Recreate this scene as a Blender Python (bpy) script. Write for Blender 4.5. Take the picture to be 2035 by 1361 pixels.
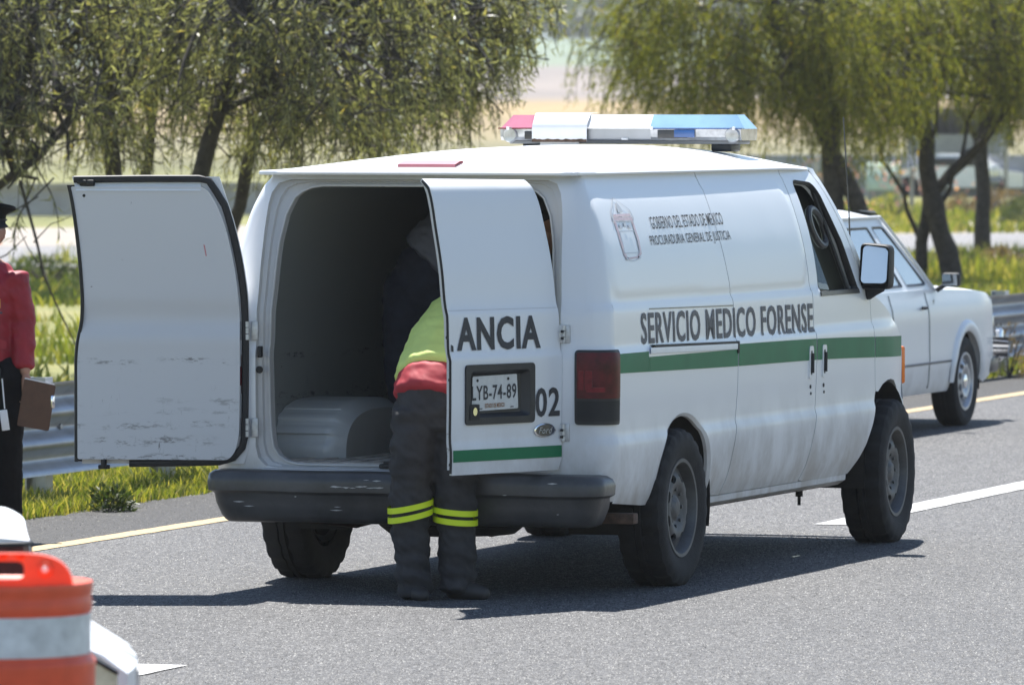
import bpy, bmesh, math, random
import numpy as np
from mathutils import Vector, Matrix, noise
from mathutils.geometry import delaunay_2d_cdt, tessellate_polygon

random.seed(11)
rng = np.random.default_rng(11)
rad = math.radians
scene = bpy.context.scene
for o in list(bpy.data.objects):
    bpy.data.objects.remove(o)
COL = scene.collection

# ------------------------------------------------------------------ camera
cd = bpy.data.cameras.new('camera')
cam = bpy.data.objects.new('camera', cd)
COL.objects.link(cam)
cam.location = (0, 0, 2.3)
cam.rotation_euler = (rad(90 - 1.891), 0, 0)
cd.sensor_width = 36
cd.lens = 249.4
cd.clip_start = 0.5
cd.clip_end = 6000
cd.dof.use_dof = True
cd.dof.focus_distance = 34.0
cd.dof.aperture_fstop = 7.6
scene.camera = cam

# ------------------------------------------------------------------ light
SUN = Vector((-0.08, 0.50, 1.0)).normalized()
SUN_EL = math.asin(SUN.z)
SUN_AZ = math.atan2(SUN.x, SUN.y)
world = bpy.data.worlds.new('World')
scene.world = world
world.use_nodes = True
wn = world.node_tree
wn.nodes.clear()
sky = wn.nodes.new('ShaderNodeTexSky')
sky.sky_type = 'NISHITA'
sky.sun_disc = False
sky.sun_elevation = SUN_EL
sky.sun_rotation = SUN_AZ
sky.altitude = 2200
sky.air_density = 1.3
sky.dust_density = 1.2
sky.ozone_density = 1.0
bg = wn.nodes.new('ShaderNodeBackground')
bg.inputs['Strength'].default_value = 0.088
wo = wn.nodes.new('ShaderNodeOutputWorld')
wn.links.new(sky.outputs[0], bg.inputs[0])
wn.links.new(bg.outputs[0], wo.inputs[0])
sl = bpy.data.lights.new('sun', 'SUN')
sl.energy = 5.0
sl.angle = rad(0.55)
sl.color = (1.0, 0.97, 0.925)
so = bpy.data.objects.new('sun', sl)
COL.objects.link(so)
so.rotation_euler = (-SUN).to_track_quat('-Z', 'Y').to_euler()
so.location = (0, 40, 60)
vs = scene.view_settings
vs.view_transform = 'Standard'
vs.look = 'None'
vs.gamma = 1
vs.use_curve_mapping = False
vs.exposure = 1.08
scene.cycles.max_bounces = 8
scene.cycles.transparent_max_bounces = 12
scene.cycles.caustics_reflective = False
scene.cycles.caustics_refractive = False

# ------------------------------------------------------------------ materials
def newmat(name):
    m = bpy.data.materials.new(name)
    m.use_nodes = True
    nt = m.node_tree
    b = nt.nodes['Principled BSDF']
    return m, nt, b

def node(nt, t, **kw):
    n = nt.nodes.new(t)
    for k, v in kw.items():
        setattr(n, k, v)
    return n

def noise_tex(nt, scale, detail=4, rough=.55, vec=None):
    n = node(nt, 'ShaderNodeTexNoise')
    n.inputs['Scale'].default_value = scale
    n.inputs['Detail'].default_value = detail
    n.inputs['Roughness'].default_value = rough
    if vec is not None:
        nt.links.new(vec, n.inputs['Vector'])
    return n

def ramp(nt, fac, stops):
    r = node(nt, 'ShaderNodeValToRGB')
    e = r.color_ramp.elements
    while len(e) < len(stops):
        e.new(.5)
    for i, (p, c) in enumerate(stops):
        e[i].position = p
        e[i].color = (*c, 1) if len(c) == 3 else c
    nt.links.new(fac, r.inputs[0])
    return r

def mixc(nt, fac, a, b, mode='MIX'):
    m = node(nt, 'ShaderNodeMix', data_type='RGBA', blend_type=mode)
    for s, v in ((m.inputs[0], fac), (m.inputs[6], a), (m.inputs[7], b)):
        if hasattr(v, 'links'):
            nt.links.new(v, s)
        elif isinstance(v, (tuple, list)):
            s.default_value = (*v[:3], 1)
        else:
            s.default_value = v
    return m.outputs[2]

def mth(nt, op, a, b=None, clamp=False):
    m = node(nt, 'ShaderNodeMath', operation=op, use_clamp=clamp)
    for s, v in ((m.inputs[0], a), (m.inputs[1], b)):
        if v is None:
            continue
        if hasattr(v, 'links'):
            nt.links.new(v, s)
        else:
            s.default_value = v
    return m.outputs[0]

def maprange(nt, v, a, b, c=0., d=1.):
    m = node(nt, 'ShaderNodeMapRange', interpolation_type='SMOOTHSTEP')
    nt.links.new(v, m.inputs[0])
    m.inputs[1].default_value = a
    m.inputs[2].default_value = b
    m.inputs[3].default_value = c
    m.inputs[4].default_value = d
    return m.outputs[0]

def bump(nt, b, h, strength=.3, dist=.01):
    n = node(nt, 'ShaderNodeBump')
    n.inputs['Strength'].default_value = strength
    n.inputs['Distance'].default_value = dist
    nt.links.new(h, n.inputs['Height'])
    nt.links.new(n.outputs[0], b.inputs['Normal'])

def pmat(name, col, rough=.5, metal=0., var=.12, nscale=6., bumpd=0., bscale=60., coat=0., spec=None):
    m, nt, b = newmat(name)
    tc = node(nt, 'ShaderNodeTexCoord')
    n = noise_tex(nt, nscale, 5, .6, tc.outputs['Object'])
    lo = tuple(c * (1 - var) for c in col)
    hi = tuple(min(1, c * (1 + var)) for c in col)
    r = ramp(nt, n.outputs[0], [(.3, lo), (.7, hi)])
    nt.links.new(r.outputs[0], b.inputs['Base Color'])
    b.inputs['Roughness'].default_value = rough
    b.inputs['Metallic'].default_value = metal
    b.inputs['Coat Weight'].default_value = coat
    b.inputs['Coat Roughness'].default_value = .08
    if spec is not None:
        b.inputs['Specular IOR Level'].default_value = spec
    if bumpd:
        n2 = noise_tex(nt, bscale, 3, .6, tc.outputs['Object'])
        bump(nt, b, n2.outputs[0], .6, bumpd)
    return m

def paint_mat(name, col, dirt_top=.95, dirt=.5, dirtcol=(.42, .365, .31), scratch=False, scol=(.13, .118, .108)):
    m, nt, b = newmat(name)
    tc = node(nt, 'ShaderNodeTexCoord')
    o = tc.outputs['Object']
    sep = node(nt, 'ShaderNodeSeparateXYZ')
    nt.links.new(o, sep.inputs[0])
    n1 = noise_tex(nt, 1.4, 4, .6, o)
    base = mixc(nt, mth(nt, 'MULTIPLY', n1.outputs[0], .5), col, tuple(c * .95 for c in col))
    mp = node(nt, 'ShaderNodeMapping')
    mp.inputs['Scale'].default_value = (3.2, 3.2, 2.0)
    nt.links.new(o, mp.inputs[0])
    n2 = noise_tex(nt, 1.3, 7, .68, mp.outputs[0])
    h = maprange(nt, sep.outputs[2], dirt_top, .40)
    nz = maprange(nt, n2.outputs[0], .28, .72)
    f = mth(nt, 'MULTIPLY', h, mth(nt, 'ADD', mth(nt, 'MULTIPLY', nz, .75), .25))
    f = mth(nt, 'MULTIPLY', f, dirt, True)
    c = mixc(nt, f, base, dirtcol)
    n3 = noise_tex(nt, 34, 6, .75, o)
    spk = mth(nt, 'MULTIPLY', maprange(nt, n3.outputs[0], .66, .76), mth(nt, 'MULTIPLY', maprange(nt, sep.outputs[2], .9, .35), .5))
    c = mixc(nt, spk, c, (.12, .10, .085))
    rgh = .32
    if scratch:
        mp2 = node(nt, 'ShaderNodeMapping')
        mp2.inputs['Scale'].default_value = (9, 9, 30)
        nt.links.new(o, mp2.inputs[0])
        a = noise_tex(nt, 1.3, 10, .82, mp2.outputs[0])
        mp3 = node(nt, 'ShaderNodeMapping')
        mp3.inputs['Scale'].default_value = (34, 34, 8)
        nt.links.new(o, mp3.inputs[0])
        a2 = noise_tex(nt, 1.0, 8, .78, mp3.outputs[0])
        wob = noise_tex(nt, 3.2, 3, .6, o)
        zz = mth(nt, 'ADD', sep.outputs[2], mth(nt, 'MULTIPLY', mth(nt, 'SUBTRACT', wob.outputs[0], .5), .09))
        patch = maprange(nt, noise_tex(nt, 2.6, 2, .5, o).outputs[0], .40, .56)
        bands = None
        for z, w in ((.905, .02), (.86, .014), (.80, .02), (.73, .03), (.64, .03), (1.10, .02)):
            d = mth(nt, 'ABSOLUTE', mth(nt, 'SUBTRACT', zz, z))
            k = maprange(nt, d, w, w * .3)
            bands = k if bands is None else mth(nt, 'MAXIMUM', bands, k)
        lowz = maprange(nt, sep.outputs[2], 1.25, .62)
        s1 = mth(nt, 'MULTIPLY', mth(nt, 'MULTIPLY', maprange(nt, a.outputs[0], .51, .58), bands), patch)
        s2 = mth(nt, 'MULTIPLY', maprange(nt, a2.outputs[0], .61, .66), lowz)
        n5 = noise_tex(nt, 30, 3, .6, o)
        s3 = maprange(nt, n5.outputs[0], .73, .76)
        s = mth(nt, 'MAXIMUM', mth(nt, 'MAXIMUM', s1, s2), s3)
        c = mixc(nt, mth(nt, 'MULTIPLY', s, .8, True), c, scol)
        rgh = .45
    nt.links.new(c, b.inputs['Base Color'])
    rr = maprange(nt, f, 0, .5, rgh, .6)
    nt.links.new(rr, b.inputs['Roughness'])
    b.inputs['Coat Weight'].default_value = .15 if not scratch else .05
    b.inputs['Coat Roughness'].default_value = .12
    n4 = noise_tex(nt, 2.2, 2, .5, o)
    bump(nt, b, n4.outputs[0], .25, .012)
    return m

def glass_mat(name, tint=(.55, .65, .62), trans=.8):
    m = bpy.data.materials.new(name)
    m.use_nodes = True
    nt = m.node_tree
    nt.nodes.clear()
    t = node(nt, 'ShaderNodeBsdfTransparent')
    t.inputs[0].default_value = (*tint, 1)
    g = node(nt, 'ShaderNodeBsdfGlossy')
    g.inputs['Roughness'].default_value = .03
    lw = node(nt, 'ShaderNodeFresnel')
    lw.inputs[0].default_value = 1.5
    tc = node(nt, 'ShaderNodeTexCoord')
    nz = noise_tex(nt, 5, 3, .6, tc.outputs['Object'])
    d = node(nt, 'ShaderNodeBsdfDiffuse')
    d.inputs[0].default_value = (.5, .5, .48, 1)
    mx0 = node(nt, 'ShaderNodeMixShader')
    nt.links.new(mth(nt, 'MULTIPLY', nz.outputs[0], .08), mx0.inputs[0])
    nt.links.new(t.outputs[0], mx0.inputs[1])
    nt.links.new(d.outputs[0], mx0.inputs[2])
    mx = node(nt, 'ShaderNodeMixShader')
    nt.links.new(mth(nt, 'ADD', lw.outputs[0], 1 - trans - .15, True), mx.inputs[0])
    nt.links.new(mx0.outputs[0], mx.inputs[1])
    nt.links.new(g.outputs[0], mx.inputs[2])
    out = node(nt, 'ShaderNodeOutputMaterial')
    nt.links.new(mx.outputs[0], out.inputs[0])
    return m

def leaf_mat(name, stops, transl=.35, rough=.5, spec=.4):
    m = bpy.data.materials.new(name)
    m.use_nodes = True
    nt = m.node_tree
    nt.nodes.clear()
    geo = node(nt, 'ShaderNodeNewGeometry')
    r = ramp(nt, geo.outputs['Random Per Island'], stops)
    p = node(nt, 'ShaderNodeBsdfPrincipled')
    p.inputs['Roughness'].default_value = rough
    p.inputs['Specular IOR Level'].default_value = spec
    nt.links.new(r.outputs[0], p.inputs['Base Color'])
    t = node(nt, 'ShaderNodeBsdfTranslucent')
    nt.links.new(mixc(nt, 1.0, r.outputs[0], (1.25, 1.3, .55), 'MULTIPLY'), t.inputs[0])
    mx = node(nt, 'ShaderNodeMixShader')
    mx.inputs[0].default_value = transl
    nt.links.new(p.outputs[0], mx.inputs[1])
    nt.links.new(t.outputs[0], mx.inputs[2])
    out = node(nt, 'ShaderNodeOutputMaterial')
    nt.links.new(mx.outputs[0], out.inputs[0])
    return m

def asphalt_mat(name, lo, mid, hi):
    m, nt, b = newmat(name)
    tc = node(nt, 'ShaderNodeTexCoord')
    o = tc.outputs['Object']
    v = node(nt, 'ShaderNodeTexVoronoi')
    v.inputs['Scale'].default_value = 80
    nt.links.new(o, v.inputs['Vector'])
    sp = node(nt, 'ShaderNodeSeparateColor')
    nt.links.new(v.outputs['Color'], sp.inputs[0])
    r = ramp(nt, sp.outputs[0], [(0, lo), (.45, mid), (.8, mid), (1, hi)])
    n1 = noise_tex(nt, 30, 4, .7, o)
    c = mixc(nt, mth(nt, 'MULTIPLY', maprange(nt, n1.outputs[0], .52, .36), .65), r.outputs[0], tuple(x * .35 for x in lo))
    n2 = noise_tex(nt, .35, 5, .6, o)
    c = mixc(nt, 1.0, c, ramp(nt, n2.outputs[0], [(.3, (.84, .84, .85)), (.7, (1.1, 1.09, 1.07))]).outputs[0], 'MULTIPLY')
    # long faint wheel tracks and patches of wear
    mp = node(nt, 'ShaderNodeMapping')
    mp.inputs['Rotation'].default_value = (0, 0, rad(18.1))
    mp.inputs['Scale'].default_value = (1.4, .05, 1)
    nt.links.new(o, mp.inputs[0])
    n3 = noise_tex(nt, 1.0, 4, .6, mp.outputs[0])
    c = mixc(nt, 1.0, c, ramp(nt, n3.outputs[0], [(.35, (.9, .9, .91)), (.65, (1.07, 1.06, 1.05))]).outputs[0], 'MULTIPLY')
    nt.links.new(c, b.inputs['Base Color'])
    b.inputs['Roughness'].default_value = .75
    bump(nt, b, v.outputs['Distance'], .9, .012)
    return m

M = {}
M['paint'] = paint_mat('van_white_paint', (.80, .81, .825), dirt_top=1.0, dirt=.85, dirtcol=(.38, .325, .27))
M['roofpaint'] = paint_mat('roof_white_paint', (.82, .82, .82), dirt=.2)
M['doorinner'] = paint_mat('scuffed_inner_paint', (.64, .64, .65), dirt_top=.8, dirt=.12, scratch=True)
M['jamb'] = paint_mat('jamb_paint', (.60, .59, .58), dirt_top=2.4, dirt=.3, dirtcol=(.2, .18, .16))
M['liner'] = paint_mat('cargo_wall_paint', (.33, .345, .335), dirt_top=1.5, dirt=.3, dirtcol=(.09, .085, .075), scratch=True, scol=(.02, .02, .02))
M['housing'] = paint_mat('wheel_housing_paint', (.58, .58, .56), dirt_top=.95, dirt=.35, dirtcol=(.10, .09, .08))
M['cargofloor'] = pmat('cargo_floor', (.40, .35, .30), .8, var=.45, nscale=9, bumpd=.004)
M['black'] = pmat('black_rubber', (.012, .012, .013), .6, var=.3)
M['tyre'] = pmat('tyre_rubber', (.015, .0145, .0145), .85, var=.4, nscale=14, bumpd=.003, bscale=120)
M['rim'] = pmat('grey_steel_rim', (.10, .10, .10), .55, metal=.35, var=.25, nscale=12)
M['bumper'] = pmat('grey_plastic_bumper', (.060, .060, .062), .34, var=.35, nscale=5, bumpd=.002, bscale=40)
M['darkplastic'] = pmat('dark_plastic', (.02, .021, .023), .45, var=.3)
M['under'] = pmat('underbody', (.02, .018, .016), .9, var=.5)
M['rust'] = pmat('rusty_steel', (.10, .06, .04), .85, var=.5, nscale=20)
M['green'] = pmat('green_stripe', (.010, .16, .065), .5, var=.12, nscale=5, spec=.25)
M['letter'] = pmat('dark_lettering', (.035, .036, .042), .55, var=.2)
M['letter2'] = pmat('worn_lettering', (.085, .085, .10), .55, var=.25, nscale=20)
M['redlens'] = pmat('red_lens', (.085, .004, .008), .32, var=.5, nscale=14, spec=.3)
M['redlens2'] = pmat('bright_red_lens', (.17, .006, .014), .3, var=.35, nscale=30, spec=.3)
M['palered'] = pmat('pale_red_lens', (.62, .22, .24), .35, var=.1)  # pink stands for a red lens overexposed by sun; also colours the scrape
M['orange'] = pmat('orange_plastic', (.80, .105, .04), .45, var=.14, nscale=9, bumpd=.001)
M['amber'] = pmat('amber_lens', (.85, .20, .02), .25)
M['chrome'] = pmat('chrome', (.75, .76, .78), .12, metal=1, var=.08)
M['steel'] = pmat('galvanised_steel', (.40, .41, .43), .45, metal=.7, var=.18, nscale=3)
M['hinge'] = pmat('hinge_metal', (.55, .55, .54), .4, metal=.3, var=.25, nscale=30)
M['white'] = pmat('white_plastic', (.82, .82, .82), .4, var=.04)
M['plate'] = pmat('plate_white', (.62, .62, .60), .45, var=.1, nscale=25)
M['platebrown'] = pmat('plate_brown_print', (.30, .14, .06), .5)
M['navy'] = pmat('navy_oval', (.012, .02, .055), .2, coat=.5)
M['pink'] = pmat('faded_pink_print', (.72, .56, .58), .5, var=.1, nscale=40)
M['palegrey'] = pmat('faded_grey_print', (.56, .58, .61), .5, var=.12, nscale=40)
M['glass'] = glass_mat('window_glass')
M['carglass'] = glass_mat('car_window_glass', (.20, .23, .25), .42)
M['mirror'] = pmat('mirror_glass', (.88, .88, .88), .06, metal=.55, var=.01)  # white diffuse share stands in for pale sky reflected in the glass
M['seat'] = pmat('grey_seat', (.10, .10, .105), .8, var=.15)
M['dash'] = pmat('dash_plastic', (.17, .19, .18), .6)
M['asphalt'] = asphalt_mat('asphalt', (.020, .020, .021), (.102, .102, .104), (.28, .277, .27))
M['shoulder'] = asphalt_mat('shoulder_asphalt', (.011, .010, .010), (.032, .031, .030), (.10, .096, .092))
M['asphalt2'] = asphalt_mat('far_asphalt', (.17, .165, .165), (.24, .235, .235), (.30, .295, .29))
M['dirt'] = pmat('pale_dirt', (.30, .265, .225), .95, var=.25, nscale=.8, bumpd=.03, bscale=3)
M['linewhite'] = pmat('worn_white_paint', (.50, .495, .48), .7, var=.25, nscale=40, bumpd=.003)
M['lineyellow'] = pmat('worn_yellow_paint', (.42, .305, .15), .7, var=.3, nscale=35, bumpd=.003)
M['bark'] = pmat('bark', (.050, .042, .036), .9, var=.5, nscale=14, bumpd=.02, bscale=22)
M['leafL'] = leaf_mat('olive_leaves', [(0, (.13, .135, .075)), (.4, (.20, .20, .115)), (.75, (.28, .275, .165)), (.95, (.38, .365, .26)), (1, (.44, .33, .10))], .56, .38, .6)
M['leafR'] = leaf_mat('yellow_green_leaves', [(0, (.12, .135, .030)), (.5, (.19, .195, .042)), (.94, (.25, .24, .05)), (1, (.40, .27, .05))], .5, .5, .3)
M['grass'] = leaf_mat('grass_blades', [(0, (.09, .125, .024)), (.45, (.19, .22, .040)), (.8, (.37, .33, .07)), (1, (.54, .44, .18))], .4)
M['weed'] = leaf_mat('weed_leaves', [(0, (.04, .065, .02)), (.6, (.075, .105, .03)), (1, (.13, .13, .05))], .3)
M['brownbush'] = leaf_mat('dry_shrub_leaves', [(0, (.13, .09, .05)), (.5, (.20, .14, .085)), (1, (.28, .19, .12))], .3)
M['petal'] = leaf_mat('pink_petals', [(0, (.55, .20, .25)), (.5, (.65, .32, .38)), (1, (.70, .34, .16))], .35)
M['concrete'] = pmat('concrete', (.36, .345, .325), .85, var=.18, nscale=2, bumpd=.01, bscale=10)
M['wallgrey'] = pmat('grey_block_wall', (.30, .31, .33), .9, var=.2, nscale=1.5)
M['vest'] = pmat('lime_vest', (.62, .74, .21), .7, var=.06, nscale=9)
M['redcloth'] = pmat('red_cloth', (.40, .03, .042), .7, var=.18, nscale=10)
M['redjacket'] = pmat('red_jacket', (.27, .006, .016), .6, var=.2, nscale=9)
M['trouser'] = pmat('dark_trousers', (.038, .037, .039), .9, var=.3, nscale=8)
M['blackcloth'] = pmat('black_cloth', (.005, .005, .006), .9, var=.3, spec=.15)
M['jeans'] = pmat('dark_jeans', (.022, .026, .042), .85, var=.35, nscale=8)
M['greyshirt'] = pmat('grey_shirt', (.17, .175, .205), .85, var=.1)
M['boot'] = pmat('black_boots', (.025, .024, .024), .6, var=.2)
M['skin'] = pmat('skin', (.36, .185, .12), .5, var=.1, nscale=12)
M['hair'] = pmat('dark_hair', (.02, .018, .016), .6)
M['reflect'] = pmat('yellow_reflective_tape', (.72, .88, .02), .5, var=.05)
M['clipboard'] = pmat('brown_hardboard', (.10, .048, .025), .6, var=.15, nscale=20)
M['paper'] = pmat('paper', (.8, .8, .8), .6, var=.03)
M['lens_clear'] = pmat('clear_lens', (.48, .49, .50), .12, metal=.35, var=.3, nscale=16, coat=.5)
M['bluelens'] = pmat('blue_lens', (.30, .50, .68), .25, var=.1, coat=.5)
M['bluedark'] = pmat('deep_blue_lens', (.03, .10, .30), .2, coat=.5)
M['magenta'] = pmat('faded_magenta_lens', (.62, .22, .30), .25, var=.1, coat=.5)
M['canopy'] = pmat('pale_green_canopy', (.50, .62, .50), .7)
M['retro'] = pmat('grey_reflective_sheet', (.64, .67, .68), .35, var=.22, nscale=16)
M['roofdark'] = pmat('dark_sheet_roof', (.12, .125, .135), .6)
M['bluewhite'] = pmat('blue_grey_car_paint', (.35, .42, .55), .3)

# ------------------------------------------------------------------ mesh helpers
def link(o, parent=None):
    COL.objects.link(o)
    if parent is not None:
        o.parent = parent
    return o

def tag(o, label=None, cat=None, group=None, kind=None):
    if label: o['label'] = label
    if cat: o['category'] = cat
    if group: o['group'] = group
    if kind: o['kind'] = kind
    return o

def empty(name, loc, rz=0., label=None, cat=None, group=None):
    o = bpy.data.objects.new(name, None)
    o.empty_display_size = .2
    o.location = loc
    o.rotation_euler = (0, 0, rz)
    COL.objects.link(o)
    return tag(o, label, cat, group)

class MB:
    def __init__(s):
        s.v = []; s.f = []; s.m = []
    def add(s, vs, fs, mi=0):
        n = len(s.v)
        s.v += [tuple(v) for v in vs]
        s.f += [tuple(i + n for i in f) for f in fs]
        s.m += [mi] * len(fs)
        return n
    def grid(s, rows, mi=0, close=False, flip=False):
        nr, nc = len(rows), len(rows[0])
        vs = [p for r in rows for p in r]
        fs = []
        for i in range(nr - 1):
            for j in range(nc if close else nc - 1):
                k = (j + 1) % nc
                f = (i * nc + j, i * nc + k, (i + 1) * nc + k, (i + 1) * nc + j)
                fs.append(f[::-1] if flip else f)
        s.add(vs, fs, mi)
    def fan(s, ring, mi=0, flip=False):
        n = len(ring)
        c = sum((Vector(p) for p in ring), Vector()) / n
        fs = [(i, (i + 1) % n, n) for i in range(n)]
        if flip: fs = [f[::-1] for f in fs]
        s.add(list(ring) + [c], fs, mi)
    def box(s, c, size, mi=0, bevel=0., rot=None, seg=2):
        bm = bmesh.new()
        bmesh.ops.create_cube(bm, size=1.0)
        for v in bm.verts:
            v.co = Vector((v.co.x * size[0], v.co.y * size[1], v.co.z * size[2]))
        if bevel:
            bmesh.ops.bevel(bm, geom=bm.edges[:] , offset=bevel, segments=seg, profile=.5, affect='EDGES')
        mt = Matrix.Translation(c)
        if rot is not None:
            mt = mt @ rot.to_4x4()
        bm.verts.ensure_lookup_table()
        s.add([mt @ v.co for v in bm.verts], [[v.index for v in f.verts] for f in bm.faces], mi)
        bm.free()
    def tube(s, pts, r, n=10, mi=0, caps=True, ref=None):
        pts = [Vector(p) for p in pts]
        rr = r if isinstance(r, (list, tuple)) else [r] * len(pts)
        rows = []
        up = ref
        for i, p in enumerate(pts):
            t = (pts[min(i + 1, len(pts) - 1)] - pts[max(i - 1, 0)])
            if t.length < 1e-9: t = Vector((0, 0, 1))
            t.normalize()
            if up is None:
                up = Vector((0, 0, 1)) if abs(t.z) < .9 else Vector((1, 0, 0))
            a = up - t * up.dot(t)
            if a.length < 1e-6: a = t.orthogonal()
            a.normalize()
            b = t.cross(a)
            up = a
            q = rr[i]
            ra, rb = q if isinstance(q, (tuple, list)) else (q, q)
            rows.append([p + a * (ra * math.cos(2 * math.pi * k / n)) + b * (rb * math.sin(2 * math.pi * k / n)) for k in range(n)])
        s.grid(rows, mi, close=True)
        if caps:
            s.fan(rows[0], mi, True); s.fan(rows[-1], mi)
    def lathe(s, prof, n=48, axis='z', c=(0, 0, 0), mi=0, rmod=None):
        rows = []
        for i, (r, h) in enumerate(prof):
            row = []
            for k in range(n):
                a = 2 * math.pi * k / n
                q = r if rmod is None else rmod(i, k, r)
                x, y = q * math.cos(a), q * math.sin(a)
                if axis == 'z': p = (x, y, h)
                elif axis == 'x': p = (h, x, y)
                else: p = (y, h, x)
                row.append((p[0] + c[0], p[1] + c[1], p[2] + c[2]))
            rows.append(row)
        s.grid(rows, mi, close=True)
    def prism(s, poly, mapf, depth, mi=0):
        """poly 2D outline -> mapf(u,v,d) at d=0 and d=depth, closed"""
        n = len(poly)
        tris = tessellate_polygon([[Vector((p[0], p[1], 0)) for p in poly]])
        a = [mapf(u, v, 0.) for u, v in poly]
        b = [mapf(u, v, depth) for u, v in poly]
        fs = [tuple(t) for t in tris] + [tuple(n + i for i in t[::-1]) for t in tris]
        fs += [(i, (i + 1) % n, n + (i + 1) % n, n + i) for i in range(n)]
        s.add(a + b, fs, mi)
    def build(s, name, mats, parent=None, label=None, sharp=38, smooth=True):
        me = bpy.data.meshes.new(name)
        me.from_pydata(s.v, [], s.f)
        for m in (mats if isinstance(mats, (list, tuple)) else [mats]):
            me.materials.append(m if not isinstance(m, str) else M[m])
        if len(set(s.m)) > 1:
            me.polygons.foreach_set('material_index', s.m)
        me.validate()
        if smooth:
            me.polygons.foreach_set('use_smooth', [True] * len(me.polygons))
            bm = bmesh.new(); bm.from_mesh(me)
            bmesh.ops.remove_doubles(bm, verts=bm.verts[:], dist=1e-5)
            ang = rad(sharp)
            for e in bm.edges:
                if len(e.link_faces) == 2:
                    if e.calc_face_angle(0) > ang: e.smooth = False
                elif len(e.link_faces) > 2:
                    e.smooth = False
            bm.to_mesh(me); bm.free()
        me.update()
        o = bpy.data.objects.new(name, me)
        link(o, parent)
        if label: o['label'] = label
        return o

def pchip(pts):
    xs = np.array([p[0] for p in pts], float); ys = np.array([p[1] for p in pts], float)
    h = np.diff(xs); d = np.diff(ys) / h
    m = np.zeros(len(xs)); m[0] = d[0]; m[-1] = d[-1]
    for i in range(1, len(xs) - 1):
        if d[i - 1] * d[i] > 0:
            w1 = 2 * h[i] + h[i - 1]; w2 = h[i] + 2 * h[i - 1]
            m[i] = (w1 + w2) / (w1 / d[i - 1] + w2 / d[i])
    def f(x):
        x = min(max(x, xs[0]), xs[-1])
        i = min(max(int(np.searchsorted(xs, x)) - 1, 0), len(h) - 1)
        t = (x - xs[i]) / h[i]
        return float((1 + 2 * t) * (1 - t) ** 2 * ys[i] + t * (1 - t) ** 2 * h[i] * m[i] + t * t * (3 - 2 * t) * ys[i + 1] + t * t * (t - 1) * h[i] * m[i + 1])
    return f

def sstep(a, b, x):
    t = min(max((x - a) / (b - a), 0.), 1.)
    return t * t * (3 - 2 * t)

def densify(loop, step):
    out = []
    n = len(loop)
    for i in range(n):
        a = loop[i]; b = loop[(i + 1) % n]
        d = math.hypot(b[0] - a[0], b[1] - a[1])
        k = max(1, int(math.ceil(d / step)))
        for j in range(k):
            out.append((a[0] + (b[0] - a[0]) * j / k, a[1] + (b[1] - a[1]) * j / k))
    return out

def roundpoly(pts, r, seg=5):
    """round the corners of a polygon; r number or list"""
    out = []
    n = len(pts)
    for i in range(n):
        p0 = Vector(pts[i - 1]); p = Vector(pts[i]); p1 = Vector(pts[(i + 1) % n])
        ri = r[i] if isinstance(r, (list, tuple)) else r
        a = (p0 - p); b = (p1 - p)
        ri = min(ri, a.length * .45, b.length * .45)
        if ri < 1e-5:
            out.append(tuple(p)); continue
        A = p + a.normalized() * ri; B = p + b.normalized() * ri
        for k in range(seg + 1):
            t = k / seg
            q = A * (1 - t) ** 2 + p * 2 * t * (1 - t) + B * t * t
            out.append((q.x, q.y))
    return out

def inpoly(P, poly):
    x, y = P[:, 0], P[:, 1]
    ins = np.zeros(len(P), bool)
    q = np.asarray(poly)
    x1, y1 = q[:, 0], q[:, 1]
    x2, y2 = np.roll(x1, -1), np.roll(y1, -1)
    for a, b, c, d in zip(x1, y1, x2, y2):
        if b == d: continue
        cond = ((b > y) != (d > y)) & (x < (c - a) * (y - b) / (d - b) + a)
        ins ^= cond
    return ins

def cdt(outline, holes, su, sv):
    vs, es = [], []
    for L in [outline] + holes:
        n0 = len(vs); vs += L
        es += [(n0 + i, n0 + (i + 1) % len(L)) for i in range(len(L))]
    B = np.array(vs)
    us = np.arange(B[:, 0].min() + su * .5, B[:, 0].max(), su)
    wsv = np.arange(B[:, 1].min() + sv * .5, B[:, 1].max(), sv)
    if len(us) and len(wsv):
        G = np.array([(u, v) for u in us for v in wsv])
        k = inpoly(G, outline)
        for h in holes: k &= ~inpoly(G, h)
        G = G[k]
        if len(G):
            d = np.full(len(G), 9.)
            for b in B:
                d = np.minimum(d, np.hypot((G[:, 0] - b[0]) / su, (G[:, 1] - b[1]) / sv))
            G = G[d > .45]
        pts = vs + [tuple(g) for g in G]
    else:
        pts = vs
    r = delaunay_2d_cdt([Vector(p) for p in pts], es, [], 0, 1e-7)
    V = [(p.x, p.y) for p in r[0]]
    T = [tuple(f) for f in r[2]]
    C = np.array([[sum(V[i][0] for i in f) / len(f), sum(V[i][1] for i in f) / len(f)] for f in T])
    k = inpoly(C, outline)
    for h in holes: k &= ~inpoly(C, h)
    return V, [f for f, q in zip(T, k) if q]

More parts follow.
